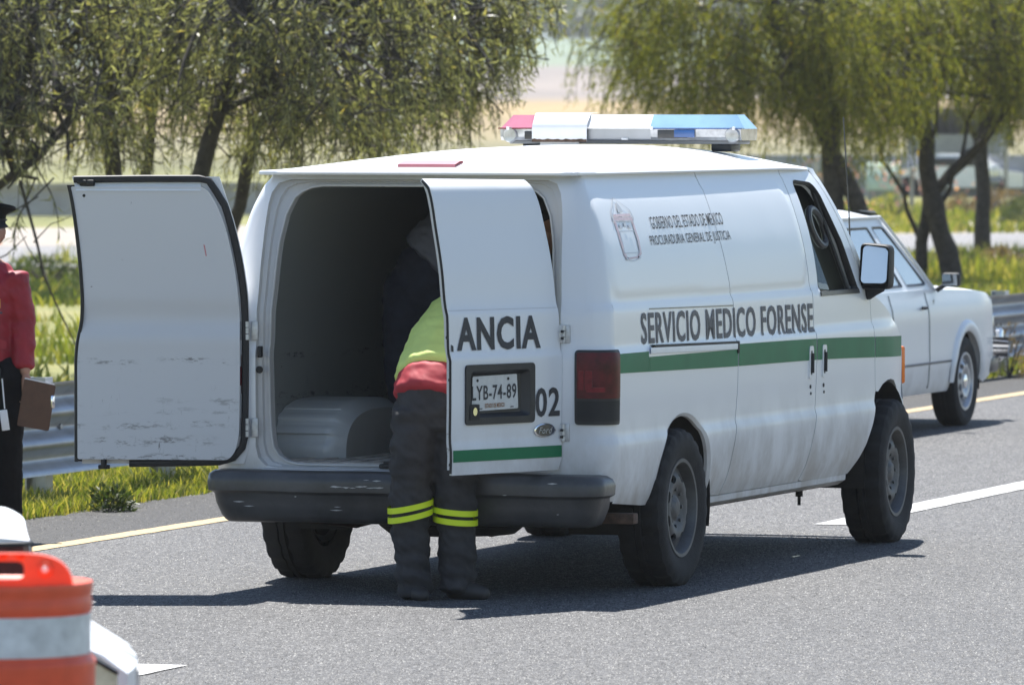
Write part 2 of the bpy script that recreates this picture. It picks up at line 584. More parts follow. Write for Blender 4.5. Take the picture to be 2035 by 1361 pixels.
def panel(mb, outline, mapf, holes=(), su=.08, sv=.03, thick=.02, flip=False, mi=0, rim_mi=None, dens=True, skip=None):
    step = min(su, sv)
    if dens:
        outline = densify(outline, step); holes = [densify(h, step) for h in holes]
    V, T = cdt(outline, list(holes), su, sv)
    P = [Vector(mapf(u, v)) for u, v in V]
    mb.add(P, [t[::-1] for t in T] if flip else T, mi)
    if thick:
        e = .004
        for L in [outline] + list(holes):
            a, b = [], []
            for u, v in L:
                p = Vector(mapf(u, v))
                du = Vector(mapf(u + e, v)) - Vector(mapf(u - e, v)); dv = Vector(mapf(u, v + e)) - Vector(mapf(u, v - e))
                n = du.cross(dv); n.normalize()
                if flip: n = -n
                a.append(p); b.append(p - n * thick)
            if skip is None:
                mb.grid([a, b], mi if rim_mi is None else rim_mi, close=True, flip=not flip)
            else:
                k = len(L)
                for i in range(k):
                    j = (i + 1) % k
                    if not (skip(*L[i]) and skip(*L[j])):
                        q = [a[i], a[j], b[j], b[i]]
                        mb.add(q if flip else q[::-1], [(0, 1, 2, 3)], mi if rim_mi is None else rim_mi)

_fontcache = {}
def text2d(body, w, h, bold=.0, res=3):
    """mesh of a line of text fitted into a w x h box, lower-left at 0"""
    key = (body, bold)
    if key not in _fontcache:
        c = bpy.data.curves.new('lettering', 'FONT')
        c.body = body; c.offset = bold; c.resolution_u = res; c.space_character = 1.10
        o = bpy.data.objects.new('lettering', c); COL.objects.link(o)
        dg = bpy.context.evaluated_depsgraph_get()
        me = bpy.data.meshes.new_from_object(o.evaluated_get(dg))
        bm = bmesh.new(); bm.from_mesh(me)
        bmesh.ops.remove_doubles(bm, verts=bm.verts[:], dist=1e-5)
        xs = [v.co.x for v in bm.verts]; ys = [v.co.y for v in bm.verts]
        x0, x1, y0, y1 = min(xs), max(xs), min(ys), max(ys)
        for v in bm.verts:
            v.co.x = (v.co.x - x0) / (x1 - x0); v.co.y = (v.co.y - y0) / (y1 - y0)
        for k in range(1, 8):
            bmesh.ops.bisect_plane(bm, geom=bm.verts[:] + bm.edges[:] + bm.faces[:], plane_co=(0, k / 8, 0), plane_no=(0, 1, 0))
        bmesh.ops.triangulate(bm, faces=bm.faces[:])
        bm.verts.ensure_lookup_table()
        _fontcache[key] = ([(v.co.x, v.co.y) for v in bm.verts], [tuple(v.index for v in f.verts) for f in bm.faces])
        bm.free()
        bpy.data.objects.remove(o); bpy.data.curves.remove(c); bpy.data.meshes.remove(me)
    V, F = _fontcache[key]
    return [(x * w, y * h) for x, y in V], F

def organic(name, chains, mat, parent, voxel=.012, ref=(1, 0, 0), wrinkle=0., wscale=9., smooth=3, label=None, n=14, cap=1.):
    """one continuous skin from tapered chains (voxel union)"""
    mb = MB()
    for ch in chains:
        pts = [Vector(c[:3]) for c in ch]
        rs = [(c[3], c[4]) if len(c) > 4 else (c[3], c[3]) for c in ch]
        P, Rr = [], []
        t0 = (pts[1] - pts[0]).normalized(); t1 = (pts[-1] - pts[-2]).normalized()
        for a in (90, 60, 30):
            f = math.cos(rad(a)) + .02; q = math.sin(rad(a)); m = min(rs[0])
            P.append(pts[0] - t0 * (q * m * cap)); Rr.append((rs[0][0] * f, rs[0][1] * f))
        P += pts; Rr += rs
        for a in (30, 60, 90):
            f = math.cos(rad(a)) + .02; q = math.sin(rad(a)); m = min(rs[-1])
            P.append(pts[-1] + t1 * (q * m * cap)); Rr.append((rs[-1][0] * f, rs[-1][1] * f))
        mb.tube(P, Rr, n, caps=True, ref=Vector(ref))
    me = bpy.data.meshes.new(name)
    me.from_pydata(mb.v, [], mb.f)
    bm = bmesh.new(); bm.from_mesh(me)
    bmesh.ops.remove_doubles(bm, verts=bm.verts[:], dist=1e-6)
    bmesh.ops.recalc_face_normals(bm, faces=bm.faces[:])
    bm.to_mesh(me); bm.free()
    o = bpy.data.objects.new(name, me); COL.objects.link(o)
    md = o.modifiers.new('r', 'REMESH'); md.mode = 'VOXEL'; md.voxel_size = voxel
    if smooth:
        sm = o.modifiers.new('s', 'SMOOTH'); sm.iterations = smooth; sm.factor = .5
    dg = bpy.context.evaluated_depsgraph_get()
    m2 = bpy.data.meshes.new_from_object(o.evaluated_get(dg))
    o.modifiers.clear(); o.data = m2; bpy.data.meshes.remove(me); m2.name = name
    if wrinkle:
        nv = len(m2.vertices)
        co = np.empty(nv * 3); m2.vertices.foreach_get('co', co); co = co.reshape(-1, 3)
        no = np.empty(nv * 3); m2.vertices.foreach_get('normal', no); no = no.reshape(-1, 3)
        for i in range(nv):
            p = Vector(co[i])
            d = noise.noise(Vector((p.x * wscale, p.y * wscale, p.z * wscale * 2.2))) + .5 * noise.noise(Vector((p.x * wscale * 2.3, p.y * wscale * 2.3, (p.z + p.x * .7) * wscale * 4)))
            co[i] += no[i] * (d * wrinkle)
        m2.vertices.foreach_set('co', co.ravel())
    m2.polygons.foreach_set('use_smooth', [True] * len(m2.polygons))
    m2.materials.clear(); m2.materials.append(M[mat])
    if parent is not None: o.parent = parent
    if label: o['label'] = label
    return o

# ================================================================== SETTING
RDIR = Vector((math.sin(rad(18.1)), math.cos(rad(18.1)), 0))
RN = Vector((RDIR.y, -RDIR.x, 0))
Y0P = Vector((-2.499, 36.943, 0))       # a point on the yellow line
def rp(s, t, z=0.):                      # along the road, right of the yellow line
    return Y0P + RDIR * s + RN * t + Vector((0, 0, z))

hill = pchip([(-200, 0), (260, 0), (420, .9), (700, 5.2), (950, 10.5), (1250, 19), (1700, 34), (2400, 46)])
def ground_z(x, y):
    z = hill(y)
    if y > 260:
        z += (noise.noise(Vector((x / 190, y / 260, 3))) * .9 + .0008 * x) * sstep(260, 700, y)
    return z

def make_ground():
    xs = np.concatenate([np.linspace(-900, -60, 15), np.linspace(-50, 60, 23), np.linspace(75, 900, 15)])
    ys = np.concatenate([np.linspace(-60, 250, 32), np.linspace(270, 2280, 60)])
    mb = MB()
    mb.grid([[(x, y, ground_z(x, y) - .03) for x in xs] for y in ys])
    m, nt, b = newmat('field_ground')
    geo = node(nt, 'ShaderNodeNewGeometry')
    sp = node(nt, 'ShaderNodeSeparateXYZ'); nt.links.new(geo.outputs['Position'], sp.inputs[0])
    n0 = noise_tex(nt, .02, 3, .6, geo.outputs['Position'])
    y = mth(nt, 'ADD', sp.outputs[1], mth(nt, 'MULTIPLY', mth(nt, 'SUBTRACT', n0.outputs[0], .5), 45))
    yf = mth(nt, 'DIVIDE', y, 2000)
    bands = ramp(nt, yf, [(.13, (.13, .13, .05)), (.185, (.20, .18, .09)), (.215, (.26, .20, .10)), (.28, (.30, .22, .105)), (.295, (.225, .195, .175)), (.39, (.21, .185, .17)), (.41, (.16, .20, .14)), (.50, (.15, .20, .145)), (.52, (.09, .12, .115)), (1, (.08, .11, .11))])  # far band colours are paled to take on part of the distance haze
    mp = node(nt, 'ShaderNodeMapping'); mp.inputs['Scale'].default_value = (.05, .012, .05)
    nt.links.new(geo.outputs['Position'], mp.inputs[0])
    n1 = noise_tex(nt, 1.0, 5, .65, mp.outputs[0])
    far = mixc(nt, 1.0, bands.outputs[0], ramp(nt, n1.outputs[0], [(.3, (.75, .75, .75)), (.7, (1.2, 1.15, 1.1))]).outputs[0], 'MULTIPLY')
    n2 = noise_tex(nt, .45, 6, .65, geo.outputs['Position'])
    n3 = noise_tex(nt, 7., 5, .7, geo.outputs['Position'])
    near = ramp(nt, n2.outputs[0], [(.32, (.12, .135, .04)), (.5, (.22, .22, .06)), (.68, (.31, .27, .10))])
    near2 = mixc(nt, maprange(nt, n3.outputs[0], .3, .75), tuple(.09 for _ in range(3)), near.outputs[0])
    near2 = mixc(nt, .75, near2, near.outputs[0])
    f = maprange(nt, sp.outputs[1], 200, 300)
    nt.links.new(mixc(nt, f, near2, far), b.inputs['Base Color'])
    b.inputs['Roughness'].default_value = .95
    bump(nt, b, n3.outputs[0], .7, .08)
    return tag(mb.build('ground', [m], sharp=180), kind='structure')
make_ground()

def make_roads():
    mb = MB()
    ss = np.concatenate([np.arange(-60, -8, 4), np.arange(-8, 70, .5), np.arange(70, 330, 10)])
    mb.grid([[rp(s, -.10, 0), rp(s, 1.6, .006), rp(s, 3.4, .012), rp(s, 7.2, .0), rp(s, 13.0, -.01)] for s in ss], flip=True)
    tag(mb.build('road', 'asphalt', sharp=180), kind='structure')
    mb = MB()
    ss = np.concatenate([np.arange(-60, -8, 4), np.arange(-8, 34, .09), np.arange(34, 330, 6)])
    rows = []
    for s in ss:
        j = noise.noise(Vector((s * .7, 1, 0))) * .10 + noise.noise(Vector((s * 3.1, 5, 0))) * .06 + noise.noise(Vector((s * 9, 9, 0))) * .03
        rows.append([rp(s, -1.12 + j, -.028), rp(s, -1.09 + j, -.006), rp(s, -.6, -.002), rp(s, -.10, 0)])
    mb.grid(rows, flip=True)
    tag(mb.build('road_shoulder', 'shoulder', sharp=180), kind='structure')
    def stripe(s0, s1, t, w, z, jit):
        mb = MB(); rows = []
        for s in np.arange(s0, s1 + .001, .12):
            ja = noise.noise(Vector((s * 6, t, 1))) * jit; jb = noise.noise(Vector((s * 6, t, 7))) * jit
            zz = .004 + z + (t + .1) / 1.7 * .006 if t < 1.6 else .0045 + .012
            rows.append([rp(s, t - w / 2 + ja, zz), rp(s, t + w / 2 + jb, zz)])
        mb.grid(rows, flip=True)
        return mb
    tag(stripe(-30, 140, 0, .15, .0, .014).build('edge_line', 'lineyellow', sharp=180), kind='structure')
    for k, s0 in enumerate((-41.8, -26.8, -11.8, 3.2, 18.2, 33.2, 48.2)):
        tag(stripe(s0, s0 + 4.7 if k != 3 else s0 + 6.5, 3.44, .22, 0, .01).build('lane_line', 'linewhite', sharp=180), kind='structure')
    # the opposite carriageway beyond the median
    mb = MB()
    a = Vector((-6.7, 101, 0)); b = Vector((7.4, 111, 0))
    d = (b - a).normalized(); nn = Vector((-d.y, d.x, 0))
    rows = [[a + d * s + nn * t + Vector((0, 0, .01)) for t in (0, 4.5, 9.5, 14.5)] for s in range(-60, 101, 8)]
    mb.grid(rows, flip=True)
    tag(mb.build('far_road', 'asphalt2', sharp=180), kind='structure')
    mb = MB()
    mb.grid([[a + d * s + nn * (t + (.5 * noise.noise(Vector((s * .3, t, 0))) if t > 20 else 0)) + Vector((0, 0, .002)) for t in (14.5, 19, 24, 30)] for s in range(-60, 101, 4)], flip=True)
    tag(mb.build('dirt_verge', 'dirt', sharp=180), kind='structure')
make_roads()

def aggregate(name, n, mat, d0, d1, tmin, tmax, label):
    d = rng.uniform(0, 1, n * 3) ** 1.35 * (d1 - d0) + d0
    x = rng.uniform(-.074, .074, n * 3) * d
    p = np.stack([x, d, np.zeros_like(d)], 1)
    t = (p - np.array(Y0P)) @ np.array(RN)
    p = p[(t > tmin) & (t < tmax)][:n]; t = ((p - np.array(Y0P)) @ np.array(RN))
    m = len(p)
    p[:, 2] = np.where(t < 1.6, (t + .1) / 1.7 * .006, np.where(t < 3.4, .006 + (t - 1.6) / 1.8 * .006, .012 - (t - 3.4) / 3.8 * .012)) - .0012
    r = rng.uniform(.003, .0066, m); hgt = r * rng.uniform(.5, 1.0, m); a0 = rng.uniform(0, 6.28, m)
    V = np.zeros((m, 4, 3))
    for k in range(3):
        a = a0 + k * 2.094 + rng.uniform(-.4, .4, m)
        V[:, k] = p; V[:, k, 0] += np.cos(a) * r; V[:, k, 1] += np.sin(a) * r
    V[:, 3] = p; V[:, 3, 2] += hgt; V[:, 3, 0] += rng.uniform(-.4, .4, m) * r; V[:, 3, 1] += rng.uniform(-.4, .4, m) * r
    b = np.arange(m) * 4
    f = np.concatenate([np.stack([b, b + 1, b + 3], 1), np.stack([b + 1, b + 2, b + 3], 1), np.stack([b + 2, b, b + 3], 1)])
    me = bpy.data.meshes.new(name)
    me.vertices.add(m * 4); me.vertices.foreach_set('co', V.reshape(-1))
    me.loops.add(f.size); me.loops.foreach_set('vertex_index', f.reshape(-1).astype(np.int32))
    me.polygons.add(len(f)); me.polygons.foreach_set('loop_start', (np.arange(len(f)) * 3).astype(np.int32)); me.polygons.foreach_set('loop_total', np.full(len(f), 3, np.int32))
    me.materials.append(M[mat]); me.update(calc_edges=True)
    o = bpy.data.objects.new(name, me); COL.objects.link(o)
    return tag(o, label, 'gravel', kind='stuff')
M['chips'] = leaf_mat('aggregate_chips', [(0, (.020, .020, .021)), (.4, (.088, .088, .089)), (.8, (.15, .15, .149)), (1, (.29, .285, .27))], 0., .7)
M['chipsdark'] = leaf_mat('dark_aggregate_chips', [(0, (.014, .014, .013)), (.5, (.035, .034, .032)), (.85, (.06, .058, .055)), (1, (.17, .165, .15))], 0., .7)
aggregate('aggregate', 210000, 'chips', 27.5, 50, .09, 9, 'exposed stone grains of the road surface')
aggregate('aggregate', 26000, 'chipsdark', 36, 52, -1.1, -.09, 'loose dark grit on the road shoulder')

# ------------------------------------------------------------------ grass / weeds (uncountable)
def blades(name, pts, hts, wid, mat, lean=.5):
    n = len(pts)
    a = rng.uniform(0, 2 * math.pi, n)
    la = rng.uniform(0, 2 * math.pi, n); ll = rng.uniform(.05, lean, n) * hts
    w = wid * rng.uniform(.6, 1.4, n)
    dx, dy = np.cos(a) * w, np.sin(a) * w
    V = np.zeros((n, 5, 3))
    V[:, 0] = pts; V[:, 0, 0] -= dx; V[:, 0, 1] -= dy
    V[:, 1] = pts; V[:, 1, 0] += dx; V[:, 1, 1] += dy
    mid = pts + np.stack([np.cos(la) * ll * .3, np.sin(la) * ll * .3, hts * .55], 1)
    V[:, 2] = mid; V[:, 2, 0] += dx * .8; V[:, 2, 1] += dy * .8
    V[:, 3] = mid; V[:, 3, 0] -= dx * .8; V[:, 3, 1] -= dy * .8
    V[:, 4] = pts + np.stack([np.cos(la) * ll, np.sin(la) * ll, hts], 1)
    base = np.arange(n) * 5
    q = np.stack([base, base + 1, base + 2, base + 3], 1); t = np.stack([base + 3, base + 2, base + 4], 1)
    me = bpy.data.meshes.new(name)
    me.vertices.add(n * 5); me.vertices.foreach_set('co', V.reshape(-1))
    li = np.concatenate([q.reshape(-1), t.reshape(-1)])
    me.loops.add(len(li)); me.loops.foreach_set('vertex_index', li.astype(np.int32))
    ls = np.concatenate([np.arange(n) * 4, n * 4 + np.arange(n) * 3]); lt = np.concatenate([np.full(n, 4), np.full(n, 3)])
    me.polygons.add(2 * n); me.polygons.foreach_set('loop_start', ls.astype(np.int32)); me.polygons.foreach_set('loop_total', lt.astype(np.int32))
    me.materials.append(M[mat]); me.update(calc_edges=True); me.validate()
    o = bpy.data.objects.new(name, me); COL.objects.link(o)
    return o

def scatter(n, s0, s1, t0, t1, zf=0., clump=1.2, thr=-.25):
    out = []
    while len(out) < n:
        s = rng.uniform(s0, s1, n); t = rng.uniform(t0, t1, n)
        for a, b in zip(s, t):
            p = rp(a, b)
            if noise.noise(Vector((p.x * clump, p.y * clump, 2))) > thr - .0:
                out.append((p.x, p.y, zf - .03))
                if len(out) >= n: break
    return np.array(out)

p = scatter(52000, -3, 9.5, -3.4, -1.08)
h = np.array([.05 + .085 * max(0, .4 + noise.noise(Vector((q[0] * 1.7, q[1] * 1.7, 4)))) + .05 * abs(noise.noise(Vector((q[0] * 6, q[1] * 6, 1)))) for q in p]) * rng.uniform(.5, 1.3, len(p))
tag(blades('verge_grass', p, h, .006, 'grass', .9), 'short sunlit grass on the verge under the guardrail', 'grass', kind='stuff')
p = scatter(16000, 15, 34, -3.6, -1.06)
h = rng.uniform(.04, .22, len(p))
tag(blades('verge_grass', p, h, .008, 'grass', .9), 'thin grass along the verge beyond the parked white saloon car', 'grass', kind='stuff')
p = scatter(60000, -4, 70, -26, -3.2, clump=.35, thr=-.1)
h = np.array([.10 + .22 * max(0, .35 + noise.noise(Vector((q[0] * .35, q[1] * .35, 9)))) for q in p]) * rng.uniform(.5, 1.4, len(p))
tag(blades('median_grass', p, h, .016, 'grass', .8), 'rough yellow green meadow grass of the wide median', 'grass', kind='stuff')
# tall grass and scrub near the opposite road, right
def world_scatter(n, x0, x1, y0, y1):
    return np.stack([rng.uniform(x0, x1, n), rng.uniform(y0, y1, n), np.full(n, -.03)], 1)
p = world_scatter(26000, 4.4, 12, 82, 103)
h = np.array([.08 + .36 * max(0, .25 + noise.noise(Vector((q[0] * .5, q[1] * .22, 5)))) for q in p]) * rng.uniform(.6, 1.3, len(p))
tag(blades('tall_grass', p, h, .02, 'grass', .6), 'tall wild grass between the right hand trees and the far road', 'grass', kind='stuff')
p = world_scatter(9000, -9, -4.9, 84, 98)
h = np.array([.08 + .22 * max(0, .3 + noise.noise(Vector((q[0] * .6, q[1] * .3, 8)))) for q in p]) * rng.uniform(.6, 1.3, len(p))
tag(blades('tall_grass', p, h, .02, 'weed', .6), 'dark tall weeds at the near edge of the far road on the left', 'weeds', kind='stuff')
p = world_scatter(14000, 2, 16, 130, 168)
h = np.array([.08 + .3 * max(0, .1 + noise.noise(Vector((q[0] * .3, q[1] * .12, 5)))) for q in p]) * rng.uniform(.6, 1.3, len(p))
tag(blades('tall_grass', p, h, .035, 'grass', .6), 'yellow green grass bank behind the far road on the right', 'grass', kind='stuff')
p = np.concatenate([world_scatter(230, 5.0, 9.6, 138, 168), world_scatter(120, -9, -6, 62, 84)])
p[:, 2] += rng.uniform(.3, 1.15, len(p))
tag(blades('wild_flowers', p, rng.uniform(.04, .09, len(p)), .035, 'petal', .9), 'scattered pink and orange wild flowers in the scrub', 'flowers', kind='stuff')

# ------------------------------------------------------------------ guardrail
def make_guardrail():
    a = Vector((-2.71, 41.6, 0)); b = Vector((4.46, 61.8, 0))
    d = (b - a).normalized(); nn = Vector((d.y, -d.x, 0))      # nn towards the road
    ang = -math.atan2(d.x, d.y)
    root = empty('guardrail', a, ang, 'long corrugated galvanised steel guardrail along the grass verge', 'guardrail')
    prof = []
    for k in range(37):
        u = k / 36
        z = .16 + .54 * u
        x = .042 * math.cos(u * 6 * math.pi + math.pi * 0) * (1 if .02 < u < .98 else .9) + .05
        prof.append((x, z))
    L = 3.81
    mb = MB()
    for off in (0, -.004):
        mb.grid([[(x + off, y, z) for x, z in prof] for y in np.linspace(-.02, L + .14, 6)], flip=(off == 0))
    mb.grid([[(x, L + .14, z), (x - .004, L + .14, z)] for x, z in prof])
    beam = mb.build('beam', 'steel', root, sharp=60)
    beam.location = (0, -L * 2, 0)
    me = beam.data
    mb = MB()
    for yy in (L, L - .2):
        for z in (.29, .43, .57):
            mb.lathe([(0, .015), (.016, .013), (.018, .0)], 8, 'x', (.012 if z == .43 else .01, yy + .1, z))
    bolts = tag(mb.build('bolt', 'steel', beam), kind='stuff')
    for k in range(-1, 20):
        c = beam.copy(); COL.objects.link(c); c.parent = root; c.location = (.0045 if k % 2 else 0, L * k, 0)
        e = bolts.copy(); COL.objects.link(e); e.parent = c
    mb = MB()
    for x in (-.155, -.035):
        mb.box((x, 0, .24), (.012, .11, .96))
    mb.box((-.095, 0, .24), (.12, .008, .96))
    mb.box((-.008, 0, .43), (.04, .10, .34))
    post = mb.build('post', 'steel', root); post.location = (0, -L * 2, 0)
    for k in range(-3, 40):
        c = post.copy(); COL.objects.link(c); c.parent = root; c.location = (0, L * .5 * k + .05, 0)
make_guardrail()

def make_barrier():
    # concrete barrier with a pale cap on the far side of the opposite road, left
    a = Vector((-16.5, 148.5, 0)); b = Vector((1.5, 156.5, 0))
    d = (b - a).normalized()
    root = empty('concrete_barrier', a, -math.atan2(d.x, d.y), 'long grey concrete barrier with a pale top beyond the far road', 'barrier')
    for k in range(5):
        mb = MB()
        prof = [(-.3, 0), (-.3, .10), (-.13, .32), (-.09, .58), (-.14, .585), (-.14, .70), (.14, .70), (.14, .585), (.09, .58), (.13, .32), (.3, .10), (.3, 0)]
        rows = [[(x, y, z) for x, z in prof] for y in (k * 4.0 + .02, k * 4.0 + 3.96)]
        mb.grid(rows)
        mb.fan(rows[0]); mb.fan(rows[1])
        mb.build('barrier_section', 'concrete', root)
make_barrier()

# ------------------------------------------------------------------ trees
def leaf_mesh(name, origins, dirs, ln, wd, mat, parent):
    """narrow two-triangle leaves: origins Nx3, dirs Nx3 unit"""
    n = len(origins)
    rv = rng.normal(size=(n, 3))
    side = np.cross(dirs, rv); side /= np.linalg.norm(side, axis=1)[:, None] + 1e-9
    nrm = np.cross(side, dirs)
    V = np.zeros((n, 4, 3))
    V[:, 0] = origins
    m = origins + dirs * (ln * .45)[:, None] + nrm * (ln * .06)[:, None]
    V[:, 1] = m + side * (wd * .5)[:, None]
    V[:, 3] = m - side * (wd * .5)[:, None]
    V[:, 2] = origins + dirs * ln[:, None] - nrm * (ln * .05)[:, None]
    base = np.arange(n) * 4
    f = np.concatenate([np.stack([base, base + 1, base + 3], 1), np.stack([base + 1, base + 2, base + 3], 1)])
    me = bpy.data.meshes.new(name)
    me.vertices.add(n * 4); me.vertices.foreach_set('co', V.reshape(-1))
    me.loops.add(f.size); me.loops.foreach_set('vertex_index', f.reshape(-1).astype(np.int32))
    me.polygons.add(len(f)); me.polygons.foreach_set('loop_start', (np.arange(len(f)) * 3).astype(np.int32)); me.polygons.foreach_set('loop_total', np.full(len(f), 3, np.int32))
    me.materials.append(M[mat]); me.update(calc_edges=True)
    o = bpy.data.objects.new(name, me)
    return link(o, parent)

def crooked(pts, amp, seed):
    """resample a polyline with small kinks"""
    pts = [Vector(p) for p in pts]
    out = []
    for i in range(len(pts) - 1):
        k = max(2, int((pts[i + 1] - pts[i]).length / .22))
        for j in range(k):
            q = pts[i].lerp(pts[i + 1], j / k)
            if i or j:
                q += Vector((noise.noise(q * 2.1 + Vector((seed, 0, 0))), noise.noise(q * 2.1 + Vector((0, seed, 3))), 0)) * amp
            out.append(q)
    out.append(pts[-1])
    return out

def limb(mb, pts, r0, r1, seed, n=9, amp=.06):
    P = crooked(pts, amp, seed)
    k = len(P) - 1
    rr = [(r0 + (r1 - r0) * (i / k)) * (1 + .16 * noise.noise(P[i] * 5 + Vector((seed, seed, 0)))) for i in range(k + 1)]
    mb.tube(P, rr, n)
    return P

def willow(name, label, base, trunks, crown, ntwig, leafmat, leaf=(.118, .0125), droop=(.22, .62), group=None, perleaf=18, envelope=None, bare=(), cat='tree', seed=1, clump=-.08, spread=.6, thin=.56, deep=.62):
    """trunks: list of (polyline relative to base, r0, r1); crown: list of (centre, radii) ellipsoids relative to base"""
    root = empty(name, base, 0, label, cat, group)
    mb = MB(); tips = []
    for i, (pl, r0, r1) in enumerate(trunks):
        P = limb(mb, pl, r0, r1, seed * 7.3 + i)
        tips += P[len(P) // 2:]
    r = random.Random(seed)
    # limbs into the crown
    for c, rd in crown:
        for k in range(7):
            t = tips[r.randrange(len(tips))]
            e = Vector(c) + Vector((r.uniform(-.8, .8) * rd[0], r.uniform(-.8, .8) * rd[1], r.uniform(-.5, .7) * rd[2]))
            if (e - t).length > 4.5: continue
            m = t.lerp(e, .5) + Vector((0, 0, r.uniform(.0, .4)))
            limb(mb, [t, m, e], .035, .010, seed * 3.1 + k, 6, .12)
    mb.build('trunk', 'bark', root, sharp=80)
    # drooping twigs
    tw0, twd, twl = [], [], []
    tot = sum(rd[0] * rd[1] * rd[2] for c, rd in crown)
    for c, rd in crown:
        n = int(ntwig * thin * rd[0] * rd[1] * rd[2] / tot)
        rd = (rd[0], rd[1] * deep, rd[2])
        u = rng.normal(size=(n, 3)); u /= np.linalg.norm(u, axis=1)[:, None]
        q = rng.uniform(.12, 1, n) ** .45
        P = np.array(c) + u * q[:, None] * np.array(rd)
        # clumping
        keep = np.array([noise.noise(Vector((p[0] * 1.9 + seed, p[1] * 1.3, p[2] * 1.9))) + .45 * noise.noise(Vector((p[0] * 4.5, p[1] * 4, p[2] * 4.5))) > clump + .42 * sstep(3.2, 4.2, p[2]) for p in P])
        P, u = P[keep], u[keep]
        d = u * np.array((1, 1, .25)) + rng.normal(size=u.shape) * .55
        tw0.append(P); twd.append(d / np.linalg.norm(d, axis=1)[:, None]); twl.append(rng.uniform(droop[0], droop[1], len(P)))
    P = np.concatenate(tw0); D = np.concatenate(twd); Lg = np.concatenate(twl)
    if envelope is not None:
        W = P + np.array(base)
        zl = W[:, 2] - Lg * .75
        k = np.array([z > envelope(w[0], w[1]) for w, z in zip(W, zl)])
        P, D, Lg = P[k], D[k], Lg[k]
    n = len(P)
    O, Dr = [], []
    stems = MB()
    g = np.array((0, 0, -1.))
    for j in range(perleaf):
        t = (j + .6) / perleaf
        # curve: starts outward, bends down
        pos = P + D * (Lg * (t * .55 - .2 * t * t))[:, None] + g * (Lg * .75 * t * t)[:, None]
        tan = D * (.55 - .4 * t) + g * (1.5 * .75 * t + .15)
        tan /= np.linalg.norm(tan, axis=1)[:, None]
        dv = tan * .8 + rng.normal(size=tan.shape) * spread
        dv /= np.linalg.norm(dv, axis=1)[:, None]
        O.append(pos); Dr.append(dv)
    O = np.concatenate(O); Dr = np.concatenate(Dr)
    ln = leaf[0] * rng.uniform(.55, 1.25, len(O)); wd = leaf[1] * rng.uniform(.7, 1.3, len(O))
    leaf_mesh('crown', O, Dr, ln, wd, leafmat, root)
    # visible bare twigs
    tm = MB()
    idx = rng.choice(n, min(n, 650), replace=False)
    for i in idx:
        p, d, l = Vector(P[i]), Vector(D[i]), Lg[i]
        pts = [p + d * (l * (t * .55 - .2 * t * t)) + Vector((0, 0, -l * .75 * t * t)) for t in (0, .35, .7, 1)]
        tm.tube([p - d * .35 + Vector((0, 0, .08))] + pts, [.009, .007, .005, .004, .003], 3, caps=False)
    for pl, r0 in bare:
        pp = crooked(pl, .05, seed + r0 * 99)
        tm.tube(pp, [r0 * (1 - .7 * i / len(pp)) for i in range(len(pp))], 6)
    tm.build('twig', 'bark', root, sharp=80)
    return root

# left group stands about 60 m off.  scale there: 235 photo px per metre
def LX(px, d=60.): return (px - 1017.5) / 14100 * d
def LZ(py, d=60.): return 2.3 - (py - 215) / 14100 * d

low = pchip([(-9, 1.0), (LX(0), 1.0), (LX(100), 1.3), (LX(200), 1.62), (LX(330), 1.66), (LX(480), 1.50), (LX(600), 1.48), (LX(820), 1.72), (LX(900), 1.95), (LX(980), 2.15), (LX(1040), 2.5), (LX(1100), 2.9), (LX(1135), 4.5), (3, 6)])
def envL(x, y):
    return low(x * 60 / y) + .22 * noise.noise(Vector((x * 2.6, y, 0))) + .12 * noise.noise(Vector((x * 7, y, 3)))

willow('willow_tree', 'dark upright willow trunk rising behind the middle of the open van door', (LX(228, 61), 61, -.03),
       [([(0, 0, 0), (.02, 0, 1.2), (.0, 0, 1.9), (-.04, .02, 2.35), (-.14, .1, 2.9), (-.2, .1, 4.2)], .085, .05), ([(0, .0, 2.2), (.3, .3, 3.0), (.6, .5, 4.3)], .045, .02)],
       [((-.1, 0, 3.7), (1.5, 1.7, 1.5)), ((-.4, -.6, 2.7), (1.2, 1.2, .9)), ((.1, .8, 2.1), (1.1, .8, .5))], 3000, 'leafL', envelope=envL, seed=1)
willow('willow_tree', 'thin willow between two thicker trunks above the open van door', (LX(280, 63.5), 63.5, -.03),
       [([(0, 0, 0), (.02, 0, 1.6), (.09, 0, 2.2), (.2, .1, 3.0), (.3, .2, 4.4)], .062, .03)],
       [((.3, .2, 3.9), (1.5, 1.5, 1.5)), ((.25, -.2, 2.9), (1.1, 1.1, .8))], 2100, 'leafL', envelope=envL, seed=2)
willow('willow_tree', 'thick leaning willow trunk rising behind the hinge corner of the open van door', (LX(375, 59), 59, -.03),
       [([(-.18, 0, 0), (-.02, 0, 1.0), (.10, 0, 1.75), (.27, 0, 2.35), (.38, .05, 2.75), (.5, .1, 4.2)], .088, .045), ([(.25, 0, 2.3), (.7, .2, 2.5), (1.3, .3, 2.75)], .03, .012)],
       [((1.0, .1, 3.6), (1.7, 1.7, 1.5)), ((.8, -.5, 2.7), (1.3, 1.1, .8)), ((1.0, .9, 2.15), (1.2, .7, .5))], 3500, 'leafL', envelope=envL, seed=3)
willow('willow_tree', 'slim leaning willow rising just beside the edge of the white van roof', (LX(455, 62), 62, -.03),
       [([(-.25, 0, 0), (0, 0, 1.2), (.14, 0, 1.75), (.28, 0, 2.2), (.7, .1, 2.9), (1.2, .2, 4.3)], .072, .03)],
       [((1.7, .2, 3.5), (1.7, 1.6, 1.35)), ((1.5, -.3, 2.75), (1.5, 1.2, .75)), ((1.0, .5, 2.2), (1.5, .8, .5)), ((2.25, -.3, 3.2), (.85, .8, .85))], 4000, 'leafL', envelope=envL, seed=4)
